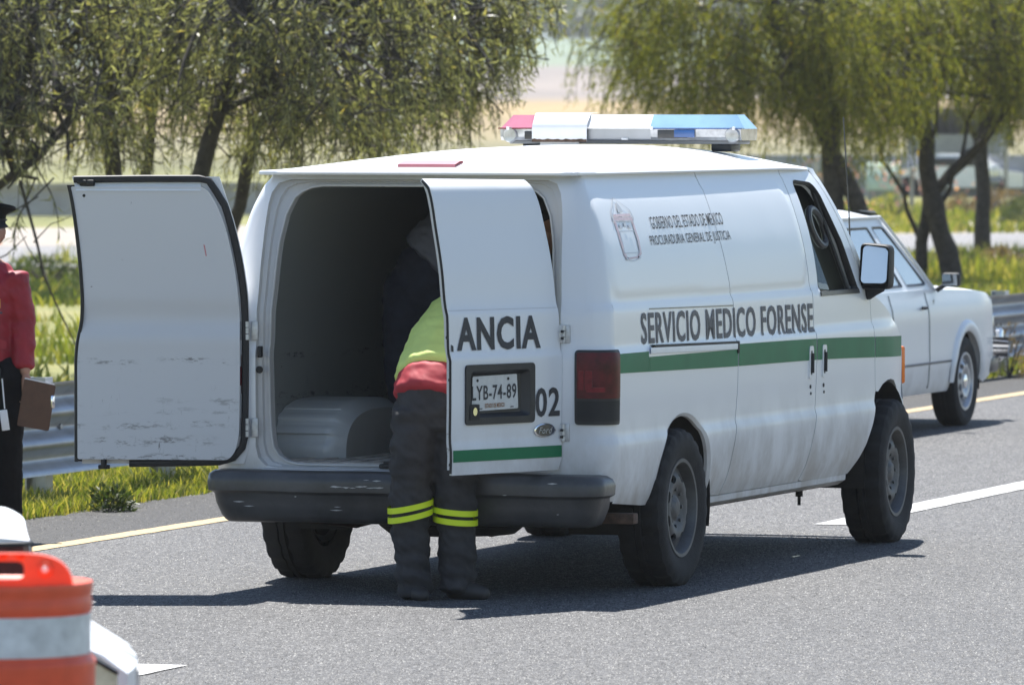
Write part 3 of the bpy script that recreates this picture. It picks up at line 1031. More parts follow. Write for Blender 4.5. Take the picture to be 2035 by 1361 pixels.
willow('willow_tree', 'willow with a low bare branch and sprays hanging beside the black cap', (LX(60, 57.5), 57.5, -.03),
       [([(-1.3, .2, 0), (-1.0, .1, 1.0), (-.5, 0, 1.5), (.1, 0, 1.95), (.36, 0, 2.3)], .05, .03), ([(-.2, .3, 2.2), (.0, .2, 2.9), (.1, .2, 4)], .06, .03),
        ([(.36, 0, 2.3), (.2, 0, 2.6), (.05, .1, 3.0)], .035, .02)],
       [((-.3, 0, 3.7), (1.4, 1.6, 1.5)), ((-.2, -.4, 2.6), (1.0, 1.1, .8)), ((-.05, -.3, 1.95), (.55, .6, .55))], 2700, 'leafL', envelope=envL, seed=5,
       bare=[([(-.05, -.5, 1.75), (.05, -.5, 1.3), (.14, -.5, 1.0), (.26, -.5, .75), (.40, -.5, .42)], .014), ([(.06, -.5, 1.25), (.2, -.5, 1.4), (.36, -.5, 1.46)], .006),
             ([(-.9, -.3, 1.0), (-.4, -.4, 1.35), (-.1, -.5, 1.5), (.1, -.5, 1.62)], .012), ([(-.6, -.3, .95), (-.2, -.4, 1.15), (.0, -.5, 1.3)], .008), ([(.14, -.5, 1.0), (.0, -.5, 1.2), (-.08, -.5, 1.45)], .006)])

# right group, about 90 m off
lowR = pchip([(LX(1100, 90), 5.5), (LX(1135, 90), 3.2), (LX(1165, 90), 2.35), (LX(1230, 90), 2.05), (LX(1330, 90), 1.85), (LX(1500, 90), 1.75), (LX(1600, 90), 1.75), (LX(1680, 90), 1.45), (LX(1760, 90), 1.40), (LX(1800, 90), 1.75), (LX(1850, 90), 2.3), (LX(1940, 90), 2.1), (LX(2035, 90), 1.7), (9, 1.6)])
def envR(x, y):
    return lowR(x * 90 / y) + .18 * noise.noise(Vector((x * 2.2, y, 4)))
willow('willow_tree', 'pendulous yellow green willow with two dark trunks behind the van cab', (LX(1660, 88), 88, -.03),
       [([(0, 0, 0), (0, 0, 1.0), (-.05, 0, 1.9), (-.1, .1, 2.6), (-.3, .2, 4.5)], .15, .08), ([(.62, -.1, 0), (.42, -.1, .75), (.10, -.1, 1.5), (-.25, 0, 2.2), (-.6, 0, 3.0), (-1.0, .1, 4.4)], .13, .05)],
       [((-1.3, 0, 3.9), (2.0, 2.0, 1.9)), ((-1.6, -.5, 2.9), (1.7, 1.4, 1.1)), ((.2, -.3, 3.3), (1.2, 1.4, 1.5))], 5200, 'leafR', leaf=(.125, .0155), droop=(.4, 1.1), spread=.40, clump=-.14, thin=.95, deep=.75, envelope=envR, seed=11, perleaf=22)
willow('willow_tree', 'forked willow with a long side limb, behind the white saloon car', (LX(1893, 91), 91, -.03),
       [([(0, 0, 0), (-.05, 0, .5), (-.22, 0, .95), (-.30, 0, 1.25), (-.33, 0, 1.9), (-.5, .1, 2.7), (-.8, .1, 4.4)], .15, .06), ([(-.42, .15, 0), (-.38, .1, .6), (-.30, .0, 1.2)], .085, .08),
        ([(-.28, 0, 1.22), (.0, 0, 1.5), (.35, 0, 1.85), (.62, 0, 2.2), (1.0, .1, 3.2)], .085, .03), ([(-.34, 0, 1.9), (-.75, 0, 2.3), (-1.1, .1, 3.2)], .05, .02)],
       [((-.5, 0, 4.0), (1.9, 1.9, 1.8)), ((.2, -.4, 3.1), (1.6, 1.2, 1.1)), ((-1.0, -.4, 2.8), (.8, 1.0, 1.2))], 4800, 'leafR', leaf=(.125, .0155), droop=(.4, 1.1), spread=.40, clump=-.14, thin=.95, deep=.75, envelope=envR, seed=12, perleaf=22)
willow('willow_tree', 'straight slim willow rooted behind the tall grass by the far road', (LX(1953, 104), 104, -.03),
       [([(0, 0, 0), (.0, 0, 1.0), (-.02, 0, 1.8), (.05, 0, 2.6), (.2, .2, 4.4)], .13, .06), ([(0, 0, 1.6), (-.35, 0, 2.3), (-.6, .1, 3.2)], .05, .02)],
       [((.4, 0, 4.0), (2.2, 2.0, 1.9)), ((1.0, -.3, 2.9), (1.4, 1.3, 1.2))], 4200, 'leafR', leaf=(.13, .016), droop=(.4, 1.1), spread=.40, clump=-.14, thin=.9, deep=.75, envelope=envR, seed=13, perleaf=22)

# ------------------------------------------------------------------ shrubs and far things
def shrub(name, label, loc, rad3, n, mat, leaf=(.09, .03), group=None):
    root = empty(name, loc, 0, label, 'shrub', group)
    u = rng.normal(size=(n, 3)); u /= np.linalg.norm(u, axis=1)[:, None]; u[:, 2] = np.abs(u[:, 2])
    q = rng.uniform(.1, 1, n) ** .4
    P = u * q[:, None] * np.array(rad3)
    k = np.array([noise.noise(Vector(p * 2.2)) > -.15 for p in P]); P = P[k]; u = u[k]
    d = u + rng.normal(size=u.shape) * .5; d /= np.linalg.norm(d, axis=1)[:, None]
    leaf_mesh('foliage', P, d, leaf[0] * rng.uniform(.6, 1.3, len(P)), leaf[1] * rng.uniform(.7, 1.3, len(P)), mat, root)
    mb = MB()
    for i in range(7 if rad3[0] > .35 else 3):
        a = i * .9
        mb.tube([(0, 0, 0), (math.cos(a) * rad3[0] * .3, math.sin(a) * rad3[1] * .3, rad3[2] * .5), (math.cos(a) * rad3[0] * .6, math.sin(a) * rad3[1] * .6, rad3[2] * .8)], [.03 * rad3[0], .02 * rad3[0], .008 * rad3[0]], 5)
    mb.build('stem', 'bark', root)
    return root
def at(px, d, py=None):
    return ((px - 1017.5) / 14100 * d, d, -.03 if py is None else 2.3 - (py - 215) / 14100 * d)
shrub('dry_shrub', 'brown dry shrub right of the straight slim trunk, beyond the far road', at(1990, 150), (.75, .8, .62), 2600, 'brownbush')
shrub('green_shrub', 'round green shrub at the right edge beyond the far road', at(2045, 142), (.62, .7, .58), 2400, 'weed')
shrub('dry_shrub', 'low brown shrub between the forked trunk and the slim trunk', at(1915, 152), (.5, .6, .5), 1600, 'brownbush')
shrub('green_shrub', 'grey green shrub just above the white saloon car roof', at(1775, 146), (.7, .7, .55), 2000, 'grass')
shrub('green_shrub', 'dark weedy shrub below the far road, beside the red jacket', at(95, 92), (.75, .8, .40), 2200, 'weed')
shrub('weed_clump', 'dark leafy weed clump at the asphalt edge, right of the black trousers', (-2.32, 40.55, -.02), (.16, .12, .16), 700, 'weed', (.05, .016))
shrub('dry_shrub', 'sparse brown weeds in front of the guardrail at the right edge', (4.25, 60.6, -.02), (.30, .2, .5), 700, 'brownbush', (.07, .012))

shrub('green_shrub', 'brownish green bush at the foot of the forked willow, above the saloon bonnet', at(1925, 96), (.42, .5, .36), 1500, 'weed')
shrub('dry_shrub', 'bushy brown and green clump above the guardrail, beyond the saloon bonnet', at(2005, 97), (.6, .6, .42), 2000, 'brownbush')

def far_things():
    # grey boundary wall with panels
    root = empty('boundary_wall', at(1905, 186), rad(-8), 'long low blue grey boundary wall far behind the right hand trees', 'wall')
    for k in range(-4, 5):
        mb = MB(); mb.box((k * 1.5, 0, .55), (1.47, .16, 1.1), bevel=.02); mb.build('wall_panel', 'wallgrey', root)
    # low building with a dark sheet roof
    root = empty('low_building', at(1895, 196), rad(-8), 'low grey building with a dark sheet roof behind the boundary wall', 'building')
    mb = MB(); mb.box((0, 1.5, .8), (2.6, 3, 1.6)); mb.build('wall', 'wallgrey', root)
    mb = MB()
    for k in range(14):
        mb.box((-1.4 + k * .215, 1.2, 1.78), (.2, 3.9, .05), rot=Matrix.Rotation(rad(-16), 3, 'X'))
    mb.build('roof', 'roofdark', root)
    for x in (-.8, .55):
        mb = MB(); mb.box((x, -.02, .9), (.5, .06, .6), bevel=.01); mb.build('window', 'darkplastic', root)
    # stall with pale green canopy
    root = empty('market_stall', at(1757, 178), rad(-8), 'small stall under a pale green canopy beyond the bushes', 'stall')
    mb = MB()
    mb.grid([[(x, y, z) for x in (-.42, -.2, 0, .2, .42)] for y, z in ((-.45, .30), (-.43, .55), (-.1, .92), (.4, .95))])
    mb.grid([[(x, y, z - .02) for x in (-.42, -.2, 0, .2, .42)] for y, z in ((-.45, .30), (-.43, .55), (-.1, .92), (.4, .95))], flip=True)
    mb.build('canopy', 'canopy', root)
    for x in (-.4, .4):
        for y in (-.42, .38):
            mb = MB(); mb.tube([(x, y, 0), (x, y, .56 if y < 0 else .93)], .018, 6); mb.build('pole', 'steel', root)
    mb = MB(); mb.box((0, 0, .16), (.8, .4, .3), bevel=.02); mb.build('counter', 'wallgrey', root)
    # fence posts
    for i, (px, d, h, r, lab) in enumerate(((1787, 150, 1.12, .045, 'weathered grey post just right of the pale green stall'), (1812, 152, 1.0, .05, 'pale grey post between the stall and the forked trunk'), (1999, 172, 1.9, .05, 'tall thin grey pole right of the pale rounded marker'), (1978, 150, .5, .04, 'short pale post in the brown shrub'))):
        mb = MB(); mb.tube([(0, 0, 0), (0, 0, h)], [r, r * .9], 8); mb.lathe([(r * 1.15, h), (r * 1.15, h + .03), (0, h + .05)], 8)
        o = mb.build('post', 'concrete'); o.location = at(px, d); tag(o, lab, 'post', 'posts beyond the far road')
    # pale marker with a rounded white top
    root = empty('marker_pillar', at(1975, 172), 0, 'small pillar with rounded white top among the bushes at far right', 'pillar')
    mb = MB(); mb.lathe([(.001, .98), (.09, .97), (.15, .88), (.16, .78), (.12, .68), (.06, .64)], 12); mb.build('cap', 'white', root)
    mb = MB(); mb.lathe([(.14, .5), (.21, .52), (.2, .6), (.08, .68)], 10); mb.build('collar', 'wallgrey', root)
    mb = MB(); mb.lathe([(.09, 0), (.09, .25), (.075, .52)], 10); mb.build('shaft', 'roofdark', root)
far_things()

def tiny_car(loc, rz, mat, label):
    root = empty('parked_car', loc, rz, label, 'car', 'cars far off beyond the bushes')
    mb = MB()
    pr = [(-.1, .25), (-.1, .62), (.5, .72), (1.0, 1.1), (2.2, 1.12), (2.8, .78), (3.6, .68), (3.65, .25)]
    rows = [[(x * (.80 if z > .8 else 1), y, z) for y, z in pr] for x in (-.75, -.7, .7, .75)]
    mb.grid(rows, close=True); mb.fan(rows[0]); mb.fan(rows[-1])
    mb.build('body', mat, root)
    for x in (-.69, .69):
        mb = MB(); mb.box((x, 1.6, .92), (.02, 1.3, .22), bevel=.005)
        mb.build('window', 'darkplastic', root)
    for y in (.6, 2.9):
        for x in (-.7, .7):
            mb = MB(); mb.lathe([(.0, -.09), (.25, -.09), (.28, -.05), (.28, .05), (.25, .09), (0, .09)], 16, 'x', (x, y, .28)); mb.build('wheel', 'tyre', root)
tiny_car(at(2032, 186), rad(80), 'white', 'small white car far off, half hidden by the brown shrub')

# hazy wood on the far hillside
p0 = []
for i in range(240):
    x = rng.uniform(-60, 190); y = rng.uniform(1010, 1330)
    p0.append((x, y, ground_z(x, y)))
def far_wood():
    O = []; D = []
    for x, y, z in p0:
        n = 90; rr = rng.uniform(3, 6)
        u = rng.normal(size=(n, 3)); u /= np.linalg.norm(u, axis=1)[:, None]
        O.append(np.array((x, y, z + rr * .9)) + u * np.array((rr, rr, rr * 1.1)) * rng.uniform(.4, 1, (n, 1))); D.append(u)
    O = np.concatenate(O); D = np.concatenate(D)
    o = leaf_mesh('far_wood', O, D, np.full(len(O), 2.2), np.full(len(O), 1.6), 'weed', None)
    tag(o, 'hazy blue green wood on the far hillside', 'wood', kind='stuff')
far_wood()

# ================================================================== VAN
TH = rad(19.5)
VR = Vector((math.cos(TH), -math.sin(TH), 0)); VF = Vector((math.sin(TH), math.cos(TH), 0))
VO = Vector((-.164, 34.344, 0)) + VR * .017
def vw(x, y, z):                     # van-local point in world coordinates
    return VO + VR * x + VF * y + Vector((0, 0, z))

Wf = pchip([(.36, .925), (.42, .955), (.5, .985), (.6, 1.003), (.70, 1.012), (.735, 1.010), (.77, .997), (.85, .996), (.95, .999), (1.08, 1.0), (1.14, .999), (1.158, .995), (1.175, .984), (1.25, .981), (1.352, .975), (1.366, .972), (1.38, .962), (1.46, .950), (1.55, .935), (1.65, .912), (1.74, .885), (1.85, .845), (1.93, .808), (1.95, .797), (1.96, .790), (2.0, .778), (2.03, .772)])
Yf = pchip([(.40, -.97), (.5, -.99), (.6, -1.0), (.70, -1.004), (.735, -1.003), (.77, -.997), (.95, -1.0), (1.14, -1.0), (1.158, -.997), (1.175, -.988), (1.352, -.980), (1.38, -.970), (1.55, -.948), (1.74, -.910), (1.93, -.862), (1.945, -.850), (1.985, -.800), (2.03, -.78)])

def blank(y, z):
    # pressed window blank of the body side: slightly proud with soft edges
    cy, cz, hy, hz, r = .70, 1.655, 1.55, .262, .13
    dy, dz = abs(y - cy) - hy + r, abs(z - cz) - hz + r
    d = math.hypot(max(dy, 0), max(dz, 0)) + min(max(dy, dz), 0) - r
    w = .05 if y < .5 else .022
    return 1 - sstep(-w, w * .4, d)

def side_x(y, z):
    t = 1 - .075 * sstep(3.3, 4.15, y) ** 2
    return Wf(z) * t + .007 * blank(y, z)
def sideR(y, z, off=0.):
    return Vector((side_x(y, z) + off, y, z))
def sideL(y, z, off=0.):
    return Vector((-side_x(y, z) - off, y, z))
CRf = pchip([(.4, .095), (1.6, .095), (1.85, .075), (1.95, .058), (2.03, .045)])   # rear corner radius
def ycorner(z): return Yf(z) + CRf(z)

van = empty('ambulance_van', VO, -TH, 'white ambulance van with green stripe, roof light bar and open rear doors', 'van')

# seams (y as a function of z)
seam1 = pchip([(.40, .80), (.50, .825), (.70, .885), (.82, .935), (.95, .955), (1.3, .953), (1.6, .915), (1.8, .90), (2.0, .93)])
seam2 = pchip([(.40, 2.11), (.50, 2.15), (.68, 2.215), (.82, 2.268), (1.0, 2.275), (1.3, 2.28), (1.6, 2.29), (2.0, 2.31)])
RARCH = [(.105 + .435 * math.cos(a), .40 + .436 * math.sin(a) ** .85 if math.sin(a) > 0 else .40) for a in np.linspace(math.pi, 0, 33)]
FARCH = [(3.0, .40), (3.10, .47), (3.19, .55), (3.257, .64), (3.315, .755), (3.385, .815), (3.47, .850), (3.56, .868), (3.653, .872), (3.75, .862), (3.844, .828), (3.89, .770), (3.905, .70), (3.91, .64)]

def col(f, z0, z1, off=0., n=24):
    return [(f(z) + off, z) for z in np.linspace(z0, z1, n)]

def quarter():
    o = [(ycorner(.45), .45), (-.42, .418)] + [(-.33, .415)] + RARCH[1:-1] + [(.54, .415), (.792, .405)]
    o += col(seam1, .412, 1.995, -.006)
    o += [(y, 1.998) for y in np.linspace(.7, ycorner(1.998) + .1, 12)]
    o += [(ycorner(z), z) for z in np.linspace(1.998, .46, 60)]
    return o
def slide():
    return col(seam1, .412, 1.995, .004)[::-1] + [(seam1(.408) + .008, .408), (seam2(.408) - .004, .405)] + col(seam2, .412, 1.995, -.006) + [(y, 1.998) for y in np.linspace(2.2, 1.05, 10)]
def fdoor():
    o = col(seam2, .412, 1.99, .004)[::-1] + [(2.2, .402), (2.6, .40), (2.99, .402)]
    o += [(3.085, .47), (3.175, .55), (3.243, .64), (3.302, .755), (3.335, .82), (3.318, .92), (3.305, 1.02), (3.295, 1.2), (3.285, 1.31)]
    o += [(3.20, 1.40), (3.11, 1.55), (3.0, 1.74), (2.90, 1.89), (2.835, 1.965), (2.78, 1.985), (2.6, 1.99)]
    return o
FWIN = roundpoly([(2.425, 1.345), (3.105, 1.345), (2.965, 1.60), (2.79, 1.915), (2.445, 1.935)], [.04, .03, .02, .08, .06])
def fender():
    o = [(3.340, .82)] + FARCH[5:] + [(3.93, .62), (3.985, .62), (4.03, .70), (4.05, .85), (4.045, 1.0), (4.005, 1.085), (3.90, 1.135), (3.80, 1.175), (3.66, 1.228), (3.50, 1.28), (3.36, 1.322)]
    o += [(3.295, 1.335), (3.293, 1.31), (3.303, 1.2), (3.313, 1.02), (3.326, .92)]
    return o
def apillar():
    return [(3.292, 1.335), (3.37, 1.33), (3.27, 1.45), (3.13, 1.64), (2.985, 1.86), (2.915, 1.985), (2.80, 1.998), (2.845, 1.972), (2.912, 1.895), (3.012, 1.743), (3.122, 1.555), (3.21, 1.41)]

def rear_pt(x, z, off=0.):
    return Vector((x, Yf(z) - off, z))

# --- loops of the rear opening (half widths by height)
A_HW = [(.598, .66), (.604, .71), (.63, .745), (.70, .762), (1.37, .764), (1.75, .748), (1.88, .735), (1.94, .712), (1.962, .66)]
B_HW = [(.606, .56), (.612, .615), (.64, .665), (.69, .698), (.80, .714), (1.14, .722), (1.38, .717), (1.67, .697), (1.80, .672), (1.88, .635), (1.925, .58), (1.938, .50)]
C_HW = [(.615, .70), (.62, .81), (.9, .87), (1.3, .872), (1.6, .82), (1.8, .735), (1.9, .65), (1.945, .50)]
def hw_poly(t):
    return [(w, z) for z, w in t] + [(-w, z) for z, w in t[::-1]]
def polar(poly, n=120, c=(0, 1.28)):
    out = []
    P = [(x - c[0], z - c[1]) for x, z in poly]
    for k in range(n):
        a = -math.pi / 2 + 2 * math.pi * (k + .5) / n
        dx, dz = math.cos(a), math.sin(a)
        best = 0
        for i in range(len(P)):
            x1, z1 = P[i]; x2, z2 = P[(i + 1) % len(P)]
            ex, ez = x2 - x1, z2 - z1
            den = dx * ez - dz * ex
            if abs(den) < 1e-12: continue
            t = (x1 * ez - z1 * ex) / den; s = (x1 * dz - z1 * dx) / den
            if -1e-9 <= s <= 1 + 1e-9 and t > best: best = t
        out.append((c[0] + dx * best, c[1] + dz * best))
    return out
LA, LB, LC = ([(x - .018, z) for x, z in polar(hw_poly(t))] for t in (A_HW, B_HW, C_HW))
LC = [(x + .012, z) for x, z in LC]

def make_body():
    mb = MB()
    for flip, mp in ((False, sideR), (True, sideL)):
        panel(mb, quarter(), mp, su=.05, sv=.02, thick=.022, flip=flip, skip=lambda u, v: u < -.7)
        panel(mb, fender(), mp, su=.04, sv=.025, thick=.022, flip=flip)
        panel(mb, apillar(), mp, su=.04, sv=.03, thick=.03, flip=flip)
    # corner strips
    zs = [z for z in np.linspace(.46, 1.998, 78)]
    for s in (1, -1):
        rows = []
        for z in zs:
            w, y, CR = Wf(z) + .007 * blank(ycorner(z), z), Yf(z), CRf(z)
            rows.append([(s * (w - CR + CR * math.sin(a)), y + CR - CR * math.cos(a), z) for a in np.linspace(0, math.pi / 2, 9)])
        mb.grid(rows, flip=(s < 0))
    # rear face round the opening
    zl = list(np.linspace(.46, 1.998, 78))
    out = [(Wf(z) + .007 * blank(ycorner(z), z) - CRf(z), z) for z in zl] + [(-(Wf(z) + .007 * blank(ycorner(z), z) - CRf(z)), z) for z in zl[::-1]]
    V, T = cdt(out, [LA], .05, .04)
    mb.add([rear_pt(x, z) for x, z in V], T)
    mb.build('body', 'paint', van, sharp=32)
    # jamb: stepped flange round the opening
    mb = MB()
    def lp(L, dy, k=1.):
        return [(x * k, Yf(z) + dy, 1.28 + (z - 1.28) * k) for x, z in L]
    MID = [((a[0] * .55 + b[0] * .45), (a[1] * .6 + b[1] * .4)) for a, b in zip(LA, LB)]
    rows = [lp(LA, 0), lp(LA, .03, .996), lp(MID, .036), lp(MID, .055, .995), lp(LB, .058), lp(LB, .050, .994), lp(LB, .115, .992)]
    mb.grid(rows, close=True, flip=False)
    mb.build('door_jamb', 'jamb', van, sharp=30)
    # seal on the jamb
    mb = MB()
    ring = [Vector((x * .992, Yf(z) + .052, 1.28 + (z - 1.28) * .992)) for x, z in LB]
    mb.tube(ring + [ring[0]], .006, 6, caps=False)
    mb.build('opening_trim', 'jamb', van)
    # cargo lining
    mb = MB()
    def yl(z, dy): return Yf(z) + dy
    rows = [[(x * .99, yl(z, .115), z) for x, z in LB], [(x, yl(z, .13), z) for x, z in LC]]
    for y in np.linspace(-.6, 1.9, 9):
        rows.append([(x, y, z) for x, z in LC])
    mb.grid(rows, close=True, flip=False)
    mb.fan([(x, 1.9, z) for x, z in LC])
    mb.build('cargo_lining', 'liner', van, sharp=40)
    mb = MB()
    mb.box((0, .49, .60), (1.50, 2.78, .045), bevel=.008)
    for k in range(-6, 7):
        mb.box((k * .11, .5, .6245), (.045, 2.7, .006), bevel=.0025, seg=1)
    mb.build('cargo_floor', 'cargofloor', van)
    # threshold and scuff plate
    mb = MB()
    mb.box((0, -1.01, .583), (1.46, .10, .026), bevel=.008)
    mb.build('threshold', 'jamb', van)
    mb = MB()
    mb.box((-.05, -1.035, .548), (1.40, .03, .042), bevel=.006)
    mb.box((.0, -1.055, .562), (1.5, .04, .012), bevel=.004)
    mb.lathe([(.018, 0), (.02, -.004), (.012, -.004), (.0, .006)], 14, 'y', (-.07, -1.055, .548))
    mb.build('scuff_plate', 'bumper', van)
    mb = MB(); mb.box((-.11, -.985, .612), (.09, .05, .022), bevel=.008); mb.box((-.11, -.985, .628), (.05, .03, .014), bevel=.005)
    mb.build('striker_plate', 'black', van)
    # striker and rubber plug on left jamb
    mb = MB()
    mb.box((-.757, -1.0, 1.145), (.022, .03, .055), bevel=.006); mb.build('jamb_latch', 'black', van); mb = MB()
    mb.lathe([(.0, -.012), (.016, -.010), (.018, 0)], 12, 'y', (-.760, -1.0, 1.06))
    mb.build('jamb_plug', 'black', van)
    # wheel housings in the cargo bay
    for s in (-1, 1):
        mb = MB()
        rows = []
        for x in np.linspace(.86, .50, 12):
            row = []
            for a in np.linspace(0, math.pi, 90):
                u = abs(math.cos(a)) ** .75 * (1 if math.cos(a) > 0 else -1)
                r = .52 + .018 * sstep(-.4, .4, math.sin(a * 21)) * sstep(.52, .58, x) * (1 if a > math.pi * .5 else 0)
                drop = .05 * sstep(.56, .50, x)
                row.append((s * x, -.06 + u * (r - drop), .62 + (.275 - drop) * math.sin(a) ** .7))
            rows.append(row)
        mb.grid(rows, flip=(s < 0))
        mb.fan(rows[-1])
        mb.build('wheel_housing', 'housing', van, sharp=50)
    mb = MB()
    mb.tube([(-.42, 1.55, .60), (-.42, 1.55, .80), (-.42, 1.60, .92)], [(.13, .12), (.12, .11), (.05, .05)], 16)
    mb.build('seat_pedestal', 'liner', van)

make_body()

def make_side_parts():
    for flip, mp, s in ((False, sideR, 1), (True, sideL, -1)):
        mb = MB(); panel(mb, slide(), mp, su=.05, sv=.02, thick=.03, flip=flip)
        sd = mb.build('sliding_door', 'paint', van, sharp=32)
        mb = MB(); panel(mb, fdoor(), mp, [FWIN], su=.05, sv=.022, thick=.045, flip=flip)
        fd = mb.build('front_door', 'paint', van, sharp=32)
        # window rubber, sill strip and pane
        mb = MB()
        inner = [(2.765 + (y - 2.765) * .93, 1.64 + (z - 1.64) * .94) for y, z in FWIN]
        mb.grid([[mp(y, z, .003) for y, z in FWIN], [mp(y, z, -.012) for y, z in inner], [mp(y, z, -.03) for y, z in inner]], close=True, flip=flip)
        mb.build('window_seal', 'black', fd, sharp=60)
        mb = MB(); panel(mb, [(2.42, 1.338), (3.10, 1.338), (3.09, 1.362), (2.42, 1.362)], lambda u, v: mp(u, v, .006), su=.1, sv=.02, thick=.012, flip=flip)
        mb.build('window_sill', 'bumper', fd)
        if s < 0:                    # the kerb side window is wound down
            mb = MB(); panel(mb, inner, lambda u, v: mp(u, v, -.024), su=.12, sv=.08, thick=0, flip=flip)
            mb.build('pane', 'glass', fd)
        # quarter bar of the vent window
        mb = MB(); mb.tube([mp(2.965, 1.36, -.02), mp(2.80, 1.90, -.02)], .012, 6); mb.build('window_divider', 'black', fd)
        # handles: white bezel, dark slot, lever, lock
        for yy, par in ((2.172, sd), (2.40, fd)):
            mb = MB()
            bez = roundpoly([(yy - .035, .925), (yy + .035, .925), (yy + .035, 1.092), (yy - .035, 1.092)], .02)
            slot = roundpoly([(yy - .016, .945), (yy + .016, .945), (yy + .016, 1.068), (yy - .016, 1.068)], .01)
            panel(mb, bez, lambda u, v: mp(u, v, .006), [slot], su=.03, sv=.03, thick=.012, flip=flip)
            h = mb.build('handle', 'paint', par)
            mb = MB(); panel(mb, slot, lambda u, v: mp(u, v, .0035), su=.03, sv=.03, thick=0, flip=flip)
            mb.build('handle_recess', 'black', par)
            mb = MB(); mb.tube([mp(yy, .955, .010), mp(yy, 1.055, .010)], [(.010, .006), (.010, .006)], 8); mb.build('lever', 'darkplastic', par)
            mb = MB(); mb.lathe([(0, .0), (.010, .0), (.011, -.004)], 12, 'x', tuple(mp(yy, .885, .004))); mb.lathe([(0, .0), (.007, .0), (.008, -.004)], 10, 'x', tuple(mp(yy + .01, .85, .004))); mb.build('lock', 'black', par)
        # sliding rail cover: white channel with a dark slot above it
        zr = lambda y: 1.1685 - (y + .36) / 1.295 * .021
        ys = np.linspace(-.425, .93, 24)
        mb = MB(); mb.grid([[(s * .996, y, zr(y) - .036), (s * 1.0065, y, zr(y) - .032), (s * 1.0075, y, zr(y) - .008), (s * 1.0065, y, zr(y) - .004)] for y in ys], flip=(s < 0))
        mb.build('slide_rail', 'white', van)
        mb = MB(); mb.grid([[(s * 1.0066, y, zr(y) - .004), (s * 1.0068, y, zr(y) + .007), (s * .975, y, zr(y) + .009)] for y in ys[1:]], flip=(s < 0))
        mb.build('rail_slot', 'black', van)
        mb = MB(); mb.box((s * .998, .945, zr(.93) - .022), (.022, .03, .06), bevel=.004); mb.build('rail_stop', 'black', van)
        mb = MB()
        panel(mb, [(-.36, 1.345), (.94, 1.327), (.94, 1.3325), (-.36, 1.3505)], lambda u, v: mp(u, v, .002), su=.1, sv=.01, thick=.004, flip=flip)
        mb.build('rail_seam', 'bumper', van)
        # green stripe pieces
        top = pchip([(-.9, 1.151), (.92, 1.140), (2.27, 1.126), (4.1, 1.086)]); bot = pchip([(-.9, 1.060), (.92, 1.032), (2.27, 1.018), (4.1, .978)])
        def stripe(y0, y1, par, tops=None, name='stripe'):
            mb = MB()
            ys = np.linspace(y0, y1, max(3, int((y1 - y0) / .12)))
            ol = [(y, bot(y)) for y in ys] + [(y, (tops or top)(y)) for y in ys[::-1]]
            panel(mb, ol, lambda u, v: mp(u, v, .0025), su=.09, sv=.03, thick=0, flip=flip, dens=False)
            mb.build(name, 'green', par)
        stripe(-.885, -.437, van)
        stripe(-.437, .948, van, lambda y: top(y) - .026)
        stripe(.962, 2.268, sd)
        stripe(2.281, 3.306, fd)
        stripe(3.318, 4.02, van)
        # lettering
        def words(body, y0, y1, zlo0, zlo1, h0, h1, mat, bold, name, par=van):
            V, F = text2d(body, 1, 1, bold)
            mb = MB(); P = []
            for x, v in V:
                xx = x if s > 0 else 1 - x
                y = y0 + (y1 - y0) * xx
                z = zlo0 + (zlo1 - zlo0) * xx + v * (h0 + (h1 - h0) * xx)
                P.append(mp(y, z, .0032))
            mb.add(P, F)
            mb.build(name, mat, par, sharp=180)
        words('SERVICIO MEDICO FORENSE', -.50, 2.262, 1.183, 1.160, .150, .148, 'letter2', .018, 'lettering')
        words('GOBIERNO DEL ESTADO DE MEXICO', -.085, 1.04, 1.720, 1.726, .060, .060, 'letter', .003, 'lettering')
        words('PROCURADURIA GENERAL DE JUSTICIA', -.165, 1.09, 1.631, 1.637, .060, .060, 'letter', .003, 'lettering')
        # faded crest decal: pale outline of a topped shield
        if s > 0:
            def cm(u, v, off):                       # u,v in 0..1
                y = -.62 + .29 * u; z = 1.585 + .292 * v
                return mp(y, z, off)
            def ring(pts, wd, mat, nm, off):
                c = Vector((sum(p[0] for p in pts) / len(pts), sum(p[1] for p in pts) / len(pts)))
                inn = [((p[0] - c.x) * (1 - wd) + c.x, (p[1] - c.y) * (1 - wd * .6) + c.y) for p in pts]
                mb = MB(); mb.grid([[cm(*p, off) for p in pts], [cm(*p, off) for p in inn]], close=True)
                mb.build(nm, mat, van, sharp=180)
            def solid(pts, mat, nm, off):
                mb = MB(); panel(mb, pts, lambda u, v: cm(u, v, off), su=.2, sv=.1, thick=0); mb.build(nm, mat, van, sharp=180)
            ring([(.16, .0), (.80, .02), (.96, .08), (1.0, .30), (.98, .68), (.0, .68), (.02, .25), (.05, .07)], .20, 'pink', 'crest_shield', .003)
            ring([(.08, .10), (.90, .10), (.92, .30), (.90, .46), (.10, .46)], .10, 'palegrey', 'crest_field', .0036)
            solid([(.06, .69), (.94, .69), (.9, .735), (.1, .735)], 'pink', 'crest_band', .0036)
            ring([(-.06, .62), (.0, .78), (.2, .88), (.34, 1.0), (.46, .98), (.7, .89), (.98, .80), (1.06, .66), (1.0, .6)], .10, 'palegrey', 'crest_top', .0040)
            solid([(.34, .76), (.62, .76), (.56, .84), (.44, .93), (.37, .86)], 'palegrey', 'crest_emblem', .0044)
            for q in ((.25, .53), (.5, .56), (.7, .52)):
                solid([(q[0] - .08, q[1] - .03), (q[0] + .08, q[1] - .035), (q[0] + .04, q[1] + .03), (q[0] - .05, q[1] + .04)], 'palegrey', 'crest_emblem', .0044)
